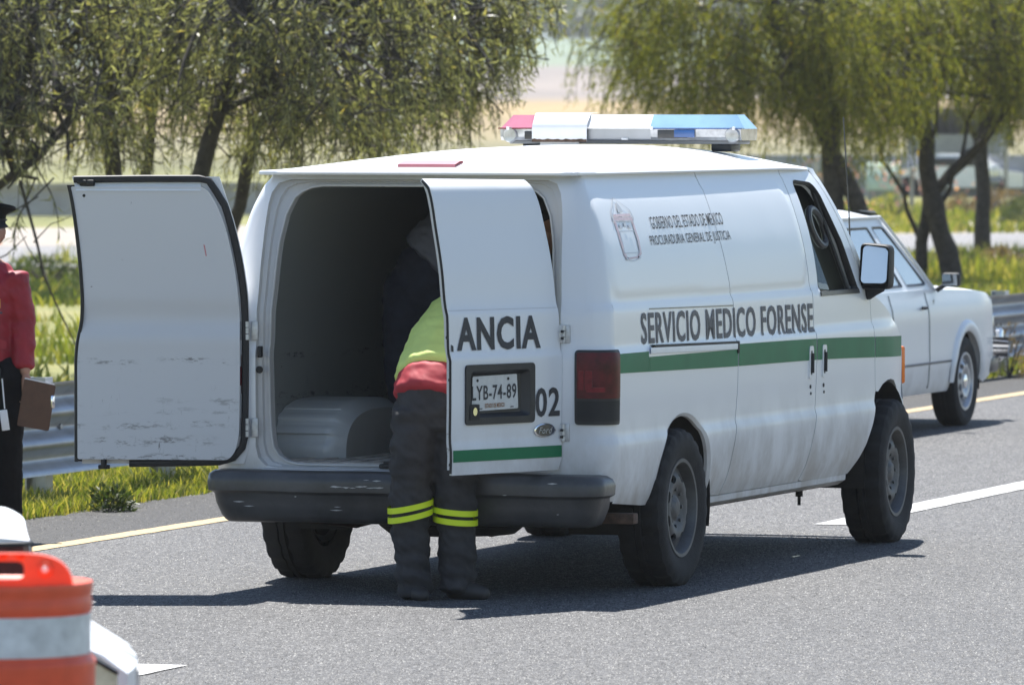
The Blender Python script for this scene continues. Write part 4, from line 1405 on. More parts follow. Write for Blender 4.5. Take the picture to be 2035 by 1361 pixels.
            ring([(.1, .0), (.5, -.03), (.86, .01), (.84, .05), (.5, .02), (.12, .04)], .3, 'palegrey', 'crest_scroll', .0046)
        # sill below the doors
        mb = MB()
        rows = [[(s * .915, y, .425), (s * .945, y, .400), (s * .942, y, .372), (s * .90, y, .345), (s * .80, y, .345)] for y in np.linspace(.56, 2.97, 10)]
        mb.grid(rows, flip=(s > 0)); mb.build('sill', 'paint', van)
        # wheel wells
        for cy, r, zc in ((.105, .45, .40), (3.58, .42, .44)):
            mb = MB()
            rows = [[(s * x, cy + r * math.cos(a), zc + r * math.sin(a)) for a in np.linspace(-.3, math.pi + .3, 24)] for x in (.985, .8, .56)]
            mb.grid(rows, flip=(s < 0))
            mb.build('wheel_well', 'under', van)
        # arch lips
        mb = MB()
        lip = [(RARCH[i][0], RARCH[i][1]) for i in range(len(RARCH))]
        mb.grid([[mp(y, z, .002) for y, z in lip], [mp(.105 + (y - .105) * .965, .40 + (z - .40) * .965, -.012) for y, z in lip], [mp(.105 + (y - .105) * .963, .40 + (z - .4) * .963, -.028) for y, z in lip]], flip=(s > 0))
        mb.build('arch_lip', 'paint', van)
make_side_parts()

def make_roof():
    zc = pchip([(-.9, 1.998), (-.80, 2.020), (-.6, 2.052), (-.2, 2.080), (.6, 2.108), (1.6, 2.116), (2.3, 2.104), (2.7, 2.066), (2.95, 2.015), (3.0, 2.0)])
    hwid = pchip([(-.9, .795), (-.5, .800), (2.4, .795), (2.8, .775), (3.0, .73)])
    yend = lambda u: .06 * (1 - u * u)
    def rz(u, y):
        e = 2.004 if y < 2.3 else 2.004 - .012 * sstep(2.3, 3, y)
        return e + max(0, zc(y) - e) * (1 - abs(u) ** 2.4)
    mb = MB()
    us = np.concatenate([np.linspace(-1, -.8, 6), np.linspace(-.75, .75, 17), np.linspace(.8, 1, 6)])
    ys = np.concatenate([np.linspace(-.885, -.5, 9), np.linspace(-.4, 2.3, 22), np.linspace(2.4, 3.0, 13)])
    rows = [[(u * hwid(y), y, rz(u, y)) for u in us] for y in ys]
    mb.grid(rows, flip=False)
    # rolled drip edge
    loop = [rows[0][j] for j in range(len(us))] + [r[-1] for r in rows[1:]] + [rows[-1][j] for j in range(len(us) - 2, -1, -1)] + [r[0] for r in rows[-2:0:-1]]
    c = Vector((0, 1.05, 0))
    def off(p, d, dz):
        v = Vector(p); w = Vector((v.x / .8, (v.y - 1.05) / 1.95, 0))
        n = Vector((w.x ** 9, w.y ** 9, 0));
        if n.length < 1e-6: n = Vector((w.x, 0, 0))
        n.normalize()
        return v + n * d + Vector((0, 0, dz))
    mb.grid([loop, [off(p, .010, -.004) for p in loop], [off(p, .014, -.012) for p in loop], [off(p, .010, -.020) for p in loop], [off(p, -.02, -.022) for p in loop]], close=True, flip=True)
    mb.build('roof', 'roofpaint', van, sharp=50)
    # high brake lamp
    mb = MB()
    def rp_(x, y, dz): return Vector((x, y, rz(x / hwid(y), y) + dz))
    x0, x1 = -.135, .155
    mb.grid([[rp_(x, y, d) for x in np.linspace(x0, x1, 7)] for y, d in ((-.80, .0), (-.795, .014), (-.74, .016), (-.69, .012), (-.685, 0))])
    mb.grid([[rp_(x, y, d) for y, d in ((-.795, .014), (-.74, .016), (-.69, .012))] for x in (x0, x0 + .001)], flip=True)
    mb.build('brake_lamp', 'palered', van)
    # light bar
    lb = MB()
    Y, z0 = 2.25, 2.135
    lb.box((0, Y, 2.143), (1.24, .20, .018), bevel=.006)
    base = lb.build('light_bar', 'wallgrey', van); base.location.z = -.018
    def housing(x0, x1, e0, e1, zs, half, mat, name, inset=0):
        """section across the bar, loft along x; e0/e1 slope the ends in"""
        mb = MB()
        prof = [(-half[0], zs[0]), (-half[1], zs[1]), (-half[2], zs[2]), (half[2], zs[2]), (half[1], zs[1]), (half[0], zs[0])]
        rows = []
        n = len(prof)
        for xx, e in ((x0, e0), (x1, -e1)):
            rows.append([(xx + e * ((z - zs[0]) / (zs[2] - zs[0]))**1, Y + h * (1 if abs(e) < 1e-6 else .72 + .0 * z), z) for h, z in prof])
        if e0 or e1:
            mid0 = [(x0 + e0 * 1.6 + .02, Y + h, z) for h, z in prof] if e0 else None
            mid1 = [(x1 - e1 * 1.6 - .02, Y + h, z) for h, z in prof] if e1 else None
            rows = [rows[0]] + ([mid0] if mid0 else []) + ([mid1] if mid1 else []) + [rows[1]]
        mb.grid(rows, flip=False)
        mb.fan(rows[0], flip=True); mb.fan(rows[-1])
        return mb.build(name, mat, base, sharp=20)
    # lower clear band, upper coloured lids
    housing(-.655, -.395, .0, 0, (2.152, 2.17, 2.212), (.12, .135, .14), 'lens_clear', 'clear_lens')
    housing(.16, .645, 0, .0, (2.152, 2.17, 2.212), (.12, .135, .14), 'lens_clear', 'clear_lens')
    housing(-.395, .16, 0, 0, (2.152, 2.16, 2.212), (.125, .13, .132), 'steel', 'speaker_box')
    housing(-.665, -.395, .055, 0, (2.212, 2.216, 2.282), (.145, .145, .085), 'magenta', 'red_lens')
    housing(-.395, .16, 0, 0, (2.212, 2.22, 2.284), (.142, .145, .085), 'white', 'centre_lid')
    housing(.16, .655, 0, .055, (2.212, 2.216, 2.284), (.145, .145, .085), 'bluelens', 'blue_lens')
    # deep blue ridge line under the blue lid, dark gap pieces, end reflectors
    mb = MB(); mb.box((.41, Y - .1465, 2.2135), (.485, .006, .006)); mb.build('lens_edge', 'bluedark', base)
    mb = MB(); mb.box((-.53, Y - .1465, 2.2135), (.265, .006, .006)); mb.build('lens_edge', 'redlens2', base)
    mb = MB(); mb.box((.28, Y - .142, 2.185), (.16, .008, .042), bevel=.002); mb.build('bulb_carrier', 'bumper', base); mb = MB(); mb.box((-.46, Y - .142, 2.178), (.12, .008, .04), bevel=.002); mb.build('bulb_carrier', 'bumper', base)
    mb = MB(); mb.box((.345, Y - .146, 2.188), (.11, .008, .040), bevel=.002); mb.build('blue_filter', 'bluedark', base)
    for x in (.60, -.60):
        mb = MB(); mb.lathe([(.0, -.148), (.034, -.150), (.04, -.142)], 16, 'y', (x, Y, 2.180)); mb.build('reflector', 'lens_clear', base)
    for x in (.17, .61, -.61):
        mb = MB(); mb.box((x, Y - .148, 2.214), (.016, .012, .016), bevel=.003); mb.build('clip', 'white', base)
    for x in (-.30, .02):
        mb = MB(); mb.box((x, Y - .134, 2.160), (.035, .012, .012), bevel=.003); mb.build('clip', 'white', base)
    # white metal plate hung over the bar, with a rusty lower edge
    mb = MB()
    prof = [(-.158, 2.148), (-.160, 2.21), (-.150, 2.236), (-.095, 2.291), (.05, 2.293)]
    rows = [[(x, Y + h, z) for h, z in prof] for x in np.linspace(-.475, -.178, 6)]
    mb.grid(rows); mb.grid([[(p[0], p[1] + .004, p[2] - .003) for p in r] for r in rows], flip=True)
    pl = mb.build('cover_plate', 'white', base, sharp=60)
    mb = MB()
    V = []
    for i in range(22):
        x = -.475 + .297 * i / 21
        V.append(((x, Y - .1605, 2.148 + .010 + .007 * noise.noise(Vector((x * 40, 0, 0)))), (x, Y - .1595, 2.144)))
    mb.grid([[v[0] for v in V], [v[1] for v in V]], flip=True); mb.build('rust_edge', 'rust', base)
    mb = MB(); mb.box((-.33, Y - .138, 2.138), (.21, .02, .028), bevel=.003); mb.build('bracket', 'jamb', base)
    for x in (-.5, .52):
        mb = MB(); mb.box((x, Y, 2.118), (.11, .16, .045), bevel=.01); mb.build('foot', 'darkplastic', base)
make_roof()

HY_, HZ_ = 2.78, 1.685
def make_front():
    mb = MB()
    hy = [(3.36, 1.322), (3.5, 1.28), (3.66, 1.228), (3.80, 1.175), (3.90, 1.135), (4.005, 1.085)]
    rows = []
    for y, z in hy:
        w = side_x(y, z)
        rows.append([(u * w, y + .10 * (1 - u * u) * sstep(3.4, 4, y), z + .05 * (1 - abs(u) ** 2.5)) for u in np.linspace(-1, 1, 15)])
    mb.grid(rows)
    mb.build('hood', 'paint', van)
    mb = MB()
    fz = [(4.005, 1.085), (4.05, 1.0), (4.06, .85), (4.04, .70), (4.0, .6)]
    mb.grid([[(u * side_x(min(y, 4.05), z), y + .10 * (1 - u ** 4), z + .05 * (1 - abs(u) ** 2.5) * (1 if z > 1.05 else 0)) for u in np.linspace(-1, 1, 15)] for y, z in fz])
    mb.build('front_panel', 'paint', van)
    mb = MB()
    for k in range(6):
        mb.box((0, 4.165, .78 + k * .042), (.95, .03, .016), bevel=.004)
    mb.box((0, 4.155, .885), (1.0, .03, .27), bevel=.01)
    mb.build('grille', 'darkplastic', van)
    for s in (-1, 1):
        mb = MB(); mb.box((s * .68, 4.135, .885), (.30, .06, .20), bevel=.02, rot=Matrix.Rotation(-s * .14, 3, 'Z')); mb.build('headlight', 'lens_clear', van)
        mb = MB(); mb.box((s * .902, 4.085, .93), (.05, .06, .20), bevel=.012, rot=Matrix.Rotation(-s * .5, 3, 'Z')); mb.build('indicator', 'amber', van)
    mb = MB()
    rows = []
    for u in np.linspace(-1, 1, 21):
        x = .965 * u; y = 4.22 - .30 * abs(u) ** 6
        rows.append([(x, y - .05, .64), (x, y, .62), (x, y + .01, .50), (x, y - .02, .42), (x, y - .08, .42)])
    mb.grid(rows, flip=True)
    for s in (-1, 1):
        mb.box((s * .955, 3.97, .545), (.05, .16, .20), bevel=.02)
    mb.build('front_bumper', 'white', van)
    mb = MB()
    rows = []
    for t in np.linspace(0, 1, 8):
        y = 3.36 + (2.96 - 3.36) * t; z = 1.325 + (1.99 - 1.325) * t
        w = Wf(z) - .02
        rows.append([(u * w, y + .10 * (1 - u * u), z) for u in np.linspace(-1, 1, 11)])
    mb.grid(rows); mb.build('windscreen', 'glass', van)
    # cab interior: dashboard, seat with ring headrest, wheel
    mb = MB(); mb.box((0, 3.15, 1.17), (1.7, .42, .26), bevel=.06); mb.build('dashboard', 'dash', van)
    for x in (-.45, .47):
        mb = MB(); mb.box((x, 2.42, .92), (.5, .5, .16), bevel=.05); mb.box((x, 2.16, 1.22), (.48, .14, .56), bevel=.06)
        mb.build('seat', 'seat', van)
    mb = MB(); ring = [(.845 - .02 * math.sin(a), HY_ - .06 * math.sin(a) + .085 * math.cos(a), HZ_ + .095 * math.sin(a) + .015 * math.cos(a)) for a in np.linspace(0, 2 * math.pi, 25)]
    mb.tube(ring, .019, 8, caps=False); mb.build('grab_handle', 'bumper', van)
    mb = MB(); mb.box((.47, 2.2, 1.62), (.28, .1, .2), bevel=.04); mb.tube([(.40, 2.2, 1.45), (.40, 2.24, 1.60)], .01, 6); mb.tube([(.54, 2.2, 1.45), (.54, 2.24, 1.60)], .01, 6)
    mb.build('headrest', 'bumper', van)
    mb = MB(); ring = [(-.45 + .19 * math.cos(a), 2.86 + .08 * math.sin(a), 1.33 + .17 * math.sin(a)) for a in np.linspace(0, 2 * math.pi, 25)]
    mb.tube(ring, .014, 6, caps=False); mb.tube([(-.45, 2.86, 1.33), (-.45, 3.05, 1.2)], .03, 8); mb.build('steering_wheel', 'dash', van)
    mb = MB(); mb.box((0, 1.945, 1.28), (1.60, .03, 1.3)); mb.build('bulkhead', 'under', van)
    mb = MB()
    rows = []
    for y, z in ((1.97, 1.955), (2.5, 1.95), (2.85, 1.925), (2.93, 1.86)):
        rows.append([(u * .70, y, z - .05 * abs(u) ** 4) for u in np.linspace(-1, 1, 9)])
    mb.grid(rows); mb.grid([[(p[0], p[1], p[2] - .006) for p in r] for r in rows], flip=True); mb.build('headliner', 'seat', van)
    for s in (-1, 1):
        mb = MB(); mb.tube([(s * .70, 2.90, 1.94), (s * .77, 3.03, 1.70), (s * .83, 3.20, 1.42), (s * .85, 3.27, 1.30)], [(.05, .065), (.05, .075), (.05, .08), (.05, .08)], 8); mb.build('pillar_trim', 'black', van)
    # mirrors
    for s in (-1, 1):
        mb = MB()
        ol = roundpoly([(-.095, -.14), (.095, -.14), (.10, .125), (-.085, .14)], .035)
        rows = []
        for dy, k in ((-.002, .84), (-.030, .95), (-.015, 1.0), (.05, 1.0), (.085, .90), (.10, .65)):
            rows.append([(s * (1.035 + u * .88 * k), 3.20 + dy + .0 * v, 1.477 + v * .87 * k) for u, v in ol])
        mb.grid(rows, close=True, flip=(s < 0)); mb.fan(rows[0], flip=(s > 0)); mb.fan(rows[-1], flip=(s < 0))
        # arm
        mb.tube([(s * .93, 3.25, 1.345), (s * .99, 3.24, 1.345), (s * 1.02, 3.225, 1.36), (s * 1.06, 3.22, 1.38)], [(.05, .03), (.045, .03), (.04, .03), (.04, .03)], 10, ref=Vector((0, 0, 1)))
        mb.tube([(s * .93, 3.24, 1.33), (s * .915, 3.23, 1.42)], [(.03, .04), (.02, .03)], 8)
        mr = mb.build('mirror', 'black', van, sharp=50)
        mb = MB()
        gl = [(s * (1.035 + u * .70), 3.178 + .17 * u * .8 * .8 + .02 + .12 * v * .8 - .02, 1.486 + v * .70) for u, v in ol]
        mb.fan(gl, flip=(s > 0)); mb.build('mirror_glass', 'mirror', mr)
    # whip aerial
    mb = MB(); mb.tube([(.84, 3.42, 1.29), (.84, 3.42, 1.33)], [.018, .012], 8); mb.tube([(.84, 3.42, 1.33), (.828, 3.41, 1.75), (.800, 3.40, 2.245)], [.0048, .0042, .0036], 6)
    mb.lathe([(.0, 2.243), (.005, 2.246), (.0, 2.252)], 6, 'z', (.800, 3.40, 0)); mb.build('antenna', 'bumper', van)
make_front()

def make_rear_parts():
    # bumper
    def path(half, y, r, n=8, yend=-.915):
        P = [(-half, yend)] + [(-half + r - r * math.cos(a), y + r - r * math.sin(a)) for a in np.linspace(0, math.pi / 2, n)]
        xs = np.linspace(-half + r, half - r, 26)[1:-1]
        P += [(x, y) for x in xs]
        P += [(half - r + r * math.sin(a), y + r - r * math.cos(a)) for a in np.linspace(0, math.pi / 2, n)] + [(half, yend)]
        return P
    prof = [(.590, .78, -.98), (.592, .943, -1.09), (.586, .973, -1.125), (.570, .990, -1.142), (.535, .996, -1.148), (.492, .993, -1.145), (.482, .974, -1.126), (.474, .970, -1.122), (.43, .962, -1.118), (.375, .940, -1.104), (.352, .925, -1.090), (.342, .900, -1.06), (.345, .84, -.99)]
    rows = []
    for z, hf, y in prof:
        P = path(hf, y, .085 if hf > .9 else .03)
        rows.append([(x, yy, z + .004 * noise.noise(Vector((x * 3, z * 9, 1)))) for x, yy in P])
    mb = MB(); mb.grid(rows, flip=True)
    mb.build('bumper', 'bumper', van, sharp=50)
    # chips of paint and scuffs on the bumper lip
    mb = MB()
    r = random.Random(4)
    for k in range(26):
        x = r.uniform(-.35, .15) if k < 16 else r.uniform(-.85, .95)
        z = .520 + r.uniform(-.006, .006) if k < 16 else r.uniform(.39, .56)
        L = r.uniform(.006, .035); h = r.uniform(.0015, .004)
        y = -1.1492 if z > .49 else -1.1345 + (.475 - z) * -.06 + .006
        if z <= .49: y = -1.1230 + (.474 - z) * .16 - .0014
        mb.add([(x - L, y, z), (x, y - .0004, z - h), (x + L, y, z + h * .3), (x, y - .0004, z + h)], [(0, 1, 2, 3)])
    tag(mb.build('scuff_mark', 'jamb', van, smooth=False), kind='stuff')
    # tail lamps wrap the corner
    for s in (-1, 1):
        def wrap(t, z, off):                 # t metres along the skin from x=.80 outwards
            w, y, CR = Wf(z), Yf(z), CRf(z)
            flat = w - CR - .80
            if t < flat: return Vector((s * (.80 + t), y - off, z))
            a = min((t - flat) / CR, math.pi / 2)
            e = max(0, t - flat - CR * math.pi / 2)
            return Vector((s * (w - CR + (CR + off) * math.sin(a)), y + CR - (CR + off) * math.cos(a) + e, z))
        def patch(t0, t1, z0, z1, off, mat, name, par, depth=.02, r=.02):
            mb = MB()
            ol = roundpoly([(t0, z0), (t1, z0), (t1, z1), (t0, z1)], r)
            panel(mb, ol, lambda u, v: wrap(u, v, off), su=.02, sv=.04, thick=depth, flip=(s < 0))
            return mb.build(name, mat, par, sharp=40)
        tl = patch(.024, .268, .822, 1.172, .010, 'darkplastic', 'tail_light', van)
        patch(.036, .258, .945, 1.160, .014, 'redlens', 'red_lens', tl, .006, .01)
        patch(.045, .072, .985, 1.075, .0165, 'redlens2', 'bright_lens', tl, .004, .004)
        patch(.078, .112, .985, 1.075, .0165, 'redlens2', 'bright_lens', tl, .004, .004)
        patch(.085, .165, .975, .998, .0175, 'redlens2', 'bright_lens', tl, .004, .004)
        patch(.036, .258, .838, .935, .0135, 'black', 'smoked_lens', tl, .006, .01)
    # right jamb lower rubber and hinge posts are in make_doors; underbody bits:
    mb = MB()
    mb.box((0, 1.5, .50), (1.46, 4.9, .12), bevel=.02)
    mb.box((0, -1.0, .42), (1.5, .1, .12), bevel=.02)
    for x in (-.45, .45): mb.box((x, 1.2, .42), (.08, 4.2, .12), bevel=.01)
    mb.build('chassis', 'under', van)
    mb = MB(); mb.tube([(-.8, .03, .385), (.8, .03, .385)], .05, 12); mb.lathe([(0, -.14), (.10, -.12), (.145, 0), (.10, .12), (0, .14)], 16, 'y', (0.05, .0, .37)); mb.build('axle', 'under', van)
    mb = MB(); mb.lathe([(.17, -.09), (.30, -.10), (.35, -.06), (.36, 0), (.35, .06), (.30, .10), (.17, .09)], 28, 'z', (.05, -.55, .375)); mb.build('spare_tyre', 'tyre', van)
    mb = MB(); mb.box((.86, -.72, .372), (.34, .07, .05), bevel=.006); mb.build('tow_bracket', 'rust', van)
    mb = MB(); mb.tube([(-.55, -.9, .36), (-.42, -.6, .32), (-.40, -.2, .34), (-.4, 1.8, .36)], .028, 10); mb.build('exhaust_pipe', 'rust', van)
    mb = MB(); mb.box((.62, 1.35, .385), (.34, .9, .10), bevel=.03); mb.box((.55, .95, .37), (.2, .3, .12), bevel=.05); mb.build('fuel_tank', 'under', van)
    mb = MB(); mb.tube([(.80, 2.62, .36), (.80, 2.62, .30)], .02, 8); mb.tube([(.80, 2.62, .32), (.80, 2.62, .255)], .009, 6); mb.build('jack_bolt', 'under', van)
make_rear_parts()

def make_doors():
    # right leaf, seen from outside, open 67 degrees; s runs from the hinge to the free edge
    HX, HY = .762, -1.0
    def door_map(phi, side):
        a = rad(phi)
        ds = Vector((-math.cos(a), -math.sin(a), 0)); dn = Vector((math.sin(a), -math.cos(a), 0))   # dn = outside
        if side < 0: ds.x *= -1; dn.x *= -1
        H = Vector((HX if side > 0 else -.803, HY, 0))
        def f(s, z, off=0.):
            y = Yf(z) - HY             # lean of the skin, inwards positive
            return H + ds * s + dn * (off - y) + Vector((0, 0, z))
        return f
    # ---------------- right
    f = door_map(67, 1)
    s0 = pchip([(.60, .012), (1.2, .004), (1.37, .008), (1.6, .016), (1.75, .026), (1.88, .045), (1.97, .075)])
    zs = np.linspace(.66, 1.965, 40)
    # CCW in (s mirrored): use (u=-s)
    ol = [(-.757, .612), (-.03, .612), (-.014, .66)] + [(-s0(z), z) for z in zs] + [(-.757, 1.975)]
    ol += [(-.757, z) for z in np.linspace(1.95, .63, 40)]
    hole0 = roundpoly([(-.640, .872), (-.235, .872), (-.235, 1.088), (-.640, 1.088)], .02)
    mb = MB(); panel(mb, ol, lambda u, v: f(-u, v), [hole0], su=.05, sv=.014, thick=.018)
    rd = mb.build('rear_door', 'paint', van, 'right rear door half open, lettering and number plate outside', sharp=32)
    # inner box of the leaf
    mb = MB()
    inn = [(-.735, .635), (-.05, .635)] + [(-s0(z) - .03, z) for z in np.linspace(.70, 1.92, 24)] + [(-.735, 1.94)] + [(-.735, z) for z in np.linspace(1.9, .7, 20)]
    a = [f(-u, v, -.018) for u, v in inn]; b = [f(-u, v, -.055) for u, v in inn]
    mb.grid([a, b], close=True); mb.fan(b)
    mb.build('inner_panel', 'doorinner', rd, sharp=40)
    mb = MB()
    mb.tube([f(.755, z, -.012) for z in np.linspace(.62, 1.965, 40)], .008, 8); mb.build('edge_seal', 'black', rd)
    for z in (1.245, 1.05, .66, 1.16):
        mb = MB(); mb.lathe([(0, -.004), (.007, -.003), (.008, .003)], 8, 'x', tuple(f(.738, z, -.036))); mb.build('bolt', 'black', rd)
    def flat(pts, off, mat, name, par, depth=0., su=.05, holes=()):
        mb = MB(); panel(mb, [(-s, z) for s, z in pts][::1], lambda u, v: f(-u, v, off), [[(-s, z) for s, z in h] for h in holes], su=su, sv=.03, thick=depth)
        return mb.build(name, mat, par, sharp=40)
    def sbox(s1, s2, z1, z2, r):            # s1 > s2: left to right as seen
        return [(-q[0], q[1]) for q in roundpoly([(-s1, z1), (-s2, z1), (-s2, z2), (-s1, z2)], r)]
    flat(sbox(.7565, .012, .672, .727, 0), .0026, 'green', 'stripe', rd)
    flat(sbox(.755, .010, 1.368, 1.3705, 0), .0012, 'jamb', 'crease_line', rd)
    def words(body, sA, sB, z0, h, bold, mat, par, off=.0034, name='lettering', drop=0., z1=None):
        V, F = text2d(body, 1, 1, bold)
        mb = MB(); mb.add([f(sA + (sB - sA) * x, z0 + ((z1 if z1 is not None else z0) - z0) * x + v * h, off) for x, v in V], F)
        return mb.build(name, mat, par, sharp=180)
    words('ANCIA', .712, .140, 1.182, .155, .035, 'letter', rd)
    mb = MB(); mb.add([f(.752, 1.182, .0034), f(.737, 1.180, .0034), f(.737, 1.206, .0034), f(.752, 1.214, .0034)], [(0, 1, 2, 3)]); mb.build('lettering', 'letter', rd)
    words('02', .190, .022, .862, .137, .022, 'letter', rd)
    # number plate recess
    fr = sbox(.672, .200, .840, 1.118, .022); ho = sbox(.640, .235, .872, 1.088, .02)
    fm = flat(fr, .010, 'darkplastic', 'plate_recess', rd, .010, holes=[ho])
    mb = MB()
    back = sbox(.610, .265, .895, 1.070, .01)
    a = [f(s, z, .010) for s, z in ho]
    n = len(ho)
    b = [f(.4375 + (s - .4375) * .84, .98 + (z - .98) * .82, -.020) for s, z in ho]
    mb.grid([a, b], close=True, flip=True); mb.fan(b, flip=False)
    mb.build('recess_pan', 'darkplastic', rd, sharp=30)
    c0, c1 = Vector((.607, .905)), Vector((.300, 1.062))
    def pm(u, v, off=0.): return f(.612 - .318 * u, .902 + .160 * v - .012 * (1 - u) * 0 + .006 * u, -.012 + off)
    mb = MB()
    po = roundpoly([(0, 0), (1, 0), (.97, 1), (0.02, 1)], .04)
    panel(mb, po, lambda u, v: pm(u, v), su=.2, sv=.2, thick=.002); pt = mb.build('number_plate', 'plate', rd)
    def pwords(body, u0, u1, v0, v1, mat, bold, name='plate_lettering'):
        V, F = text2d(body, 1, 1, bold)
        mb = MB(); mb.add([pm(u0 + (u1 - u0) * x, v0 + (v1 - v0) * y, .0016) for x, y in V], F); mb.build(name, mat, rd, sharp=180)
    pwords('LYB-74-89', .0, .955, .30, .73, 'letter', .018)
    pwords('ESTADO DE MEXICO', .28, .70, .07, .20, 'platebrown', .03)
    for (u, v) in ((.12, .88), (.78, .88)):
        mb = MB(); mb.fan([pm(u + .025 * math.cos(a), v + .045 * math.sin(a), .0018) for a in np.linspace(0, 2 * math.pi, 11)[:-1]]); mb.build('plate_bolt', 'black', rd)
    for (u, v) in ((.19, .06), (.86, .06)):
        mb = MB(); mb.add([pm(u - .035, v - .015, .0016), pm(u + .035, v - .015, .0016), pm(u + .035, v + .015, .0016), pm(u - .035, v + .015, .0016)], [(0, 1, 2, 3)]); mb.build('plate_mark', 'letter', rd)
    flat(sbox(.648, .585, .862, .935, .004), .013, 'black', 'lock_plate', rd, .02)
    mb = MB(); mb.fan([f(.617 + .014 * math.cos(a), .902 + .019 * math.sin(a), .016) for a in np.linspace(0, 2 * math.pi, 15)[:-1]]); mb.build('lock', 'chrome', rd)
    # oval emblem
    def oval(k, off): return [f(.125 - .075 * k * math.cos(a), .800 + .0325 * k * math.sin(a), off) for a in np.linspace(0, 2 * math.pi, 37)[:-1]]
    mb = MB(); mb.grid([oval(1.0, .001), oval(1.0, .006), oval(.90, .008)], close=True); mb.fan(oval(.90, .008))
    em = mb.build('emblem', 'chrome', rd, sharp=50)
    mb = MB(); mb.fan(oval(.87, .0088)); mb.build('emblem_field', 'navy', rd)
    V, F = text2d('Ford', 1, 1, .0)
    mb = MB(); mb.add([f(.125 + .042 - .084 * x - .010 * (y - .5), .800 - .015 + .030 * y, .0096) for x, y in V], F); mb.build('emblem_lettering', 'steel', rd)
    def hinge(fm_, z, par):
        mb = MB()
        p = fm_(-.004, z, .012)
        for s_, o_, sz in ((.022, .006, (.045, .014, .085)), (-.020, .006, (.030, .014, .085))):
            c = fm_(s_, z, o_)
            mb.box(c, sz, bevel=.004)
        for dz in (-.028, 0, .028):
            mb.lathe([(.0, -.013), (.010, -.012), (.010, .012), (0, .013)], 10, 'z', (p.x, p.y, p.z + dz))
        mb.build('hinge', 'hinge', par)
        mb = MB()
        for dz in (-.02, .012):
            mb.box(fm_(.0, z + dz, .024), (.014, .010, .012), bevel=.002)
        mb.build('hinge_pin', 'black', par)
    hinge(door_map(8, 1), 1.245, van); hinge(door_map(8, 1), .785, van)
    # ---------------- left leaf, seen from inside, folded well back
    g = door_map(163, -1)
    fe = pchip([(.60, .828), (1.10, .828), (1.18, .822), (1.30, .800), (1.38, .797), (1.5, .803), (1.75, .828), (1.9, .852), (1.98, .872)])
    h0 = pchip([(.60, .04), (.70, .014), (1.2, .008), (1.37, .012), (1.5, .026), (1.74, .075), (1.9, .125), (1.975, .15)])
    so = [(h0(z) - .002, z) for z in np.linspace(.612, 1.975, 40)] + [(fe(z) - .022, z) for z in np.linspace(1.975, .612, 40)]
    def gf(s, z, off): return g(s, z, off + (Yf(z) - HY) * .85)     # nearly flat inner face
    mb = MB()
    V, T = cdt(densify(so, .04), [], .08, .05)
    mb.add([gf(s, z, .012) for s, z in V], T); mb.add([gf(s, z, .0) for s, z in V], [t[::-1] for t in T])
    L = densify(so, .04)
    mb.grid([[gf(s, z, .012) for s, z in L], [gf(s, z, 0) for s, z in L]], close=True)
    ld = mb.build('rear_door', 'paint', van, 'left rear door swung wide open, scuffed inner side showing', sharp=40)
    # raised inner panel with a step at mid height
    step = lambda z: -.030 - .012 * sstep(1.30, 1.20, z) + .010 * sstep(1.40, 1.30, z) * sstep(1.18, 1.30, z)
    io = [(h0(z) + .038 + (.03 if z < .64 else 0), z) for z in np.linspace(.645, 1.90, 40)]
    io = roundpoly([(fe(.65) - .004, .635)] + [(fe(z) - .004, z) for z in (.8, 1.0, 1.1, 1.18, 1.3, 1.38, 1.5, 1.62, 1.75, 1.9)] + [(fe(1.93) - .006, 1.928)] + [(h0(1.93) + .075, 1.928), (h0(1.85) + .052, 1.85)] + [(h0(z) + .042, z) for z in (1.74, 1.6, 1.5, 1.37, 1.2, 1.0, .85, .75)] + [(h0(.68) + .055, .675), (.105, .632)], [.01] + [.05] * 10 + [.01] + [.06] + [.06] * 9 + [.05, .05])
    V, T = cdt(densify(io, .03), [], .05, .02)
    mb = MB()
    mb.add([gf(s, z, step(z)) for s, z in V], T)
    L = densify(io, .03)
    mb.grid([[gf(s, z, step(z)) for s, z in L], [gf(s * .995 + .002, z, -.004) for s, z in L]], close=True)
    mb.grid([[gf(s, z, step(z)) for s, z in L], [gf(s, z, step(z) + .0) for s, z in L]], close=True)
    mb.build('inner_panel', 'doorinner', ld, sharp=34)
    # sloping white top ledge of the inner panel
    mb = MB()
    mb.grid([[gf(s, z, o) for s in np.linspace(fe(1.93) - .03, h0(1.93) + .10, 12)] for z, o in ((1.908, -.036), (1.940, -.012), (1.952, -.002))], flip=True)
    mb.build('top_ledge', 'roofpaint', ld)
    # black rubber seal: top, hinge side, bottom
    mb = MB()
    seal = [(fe(1.97) - .03, 1.962), (.5, 1.966), (h0(1.95) + .10, 1.966), (h0(1.95) + .055, 1.955), (h0(1.90) + .035, 1.90)] + [(h0(z) + .018, z) for z in np.linspace(1.84, .74, 24)] + [(h0(.7) + .028, .69), (h0(.65) + .06, .642), (.15, .622), (.3, .617), (.58, .613)]
    mb.tube([gf(s, z, -.012) for s, z in seal], [(.017, .012)] * len(seal), 8, ref=Vector((0, 0, 1)))
    mb.build('door_seal', 'black', ld)
    mb = MB()
    mb.grid([[gf(fe(z) - d, z, o) for z in np.linspace(.622, 1.935, 40)] for d, o in ((.006, -.034), (-.010, -.030), (-.014, -.012), (-.012, .010), (.02, .014))])
    mb.build('edge_seal', 'black', ld)
    mb = MB()
    c = gf(.775, 1.945, -.020); mb.box(c, (.075, .03, .03), bevel=.008); mb.box(gf(.80, 1.95, -.02), (.05, .025, .02), bevel=.008); mb.build('latch', 'black', ld)
    mb = MB(); mb.lathe([(0, -.003), (.007, -.003), (.008, 0)], 8, 'y', tuple(gf(.79, 1.885, -.03))); mb.build('bolt', 'black', ld)
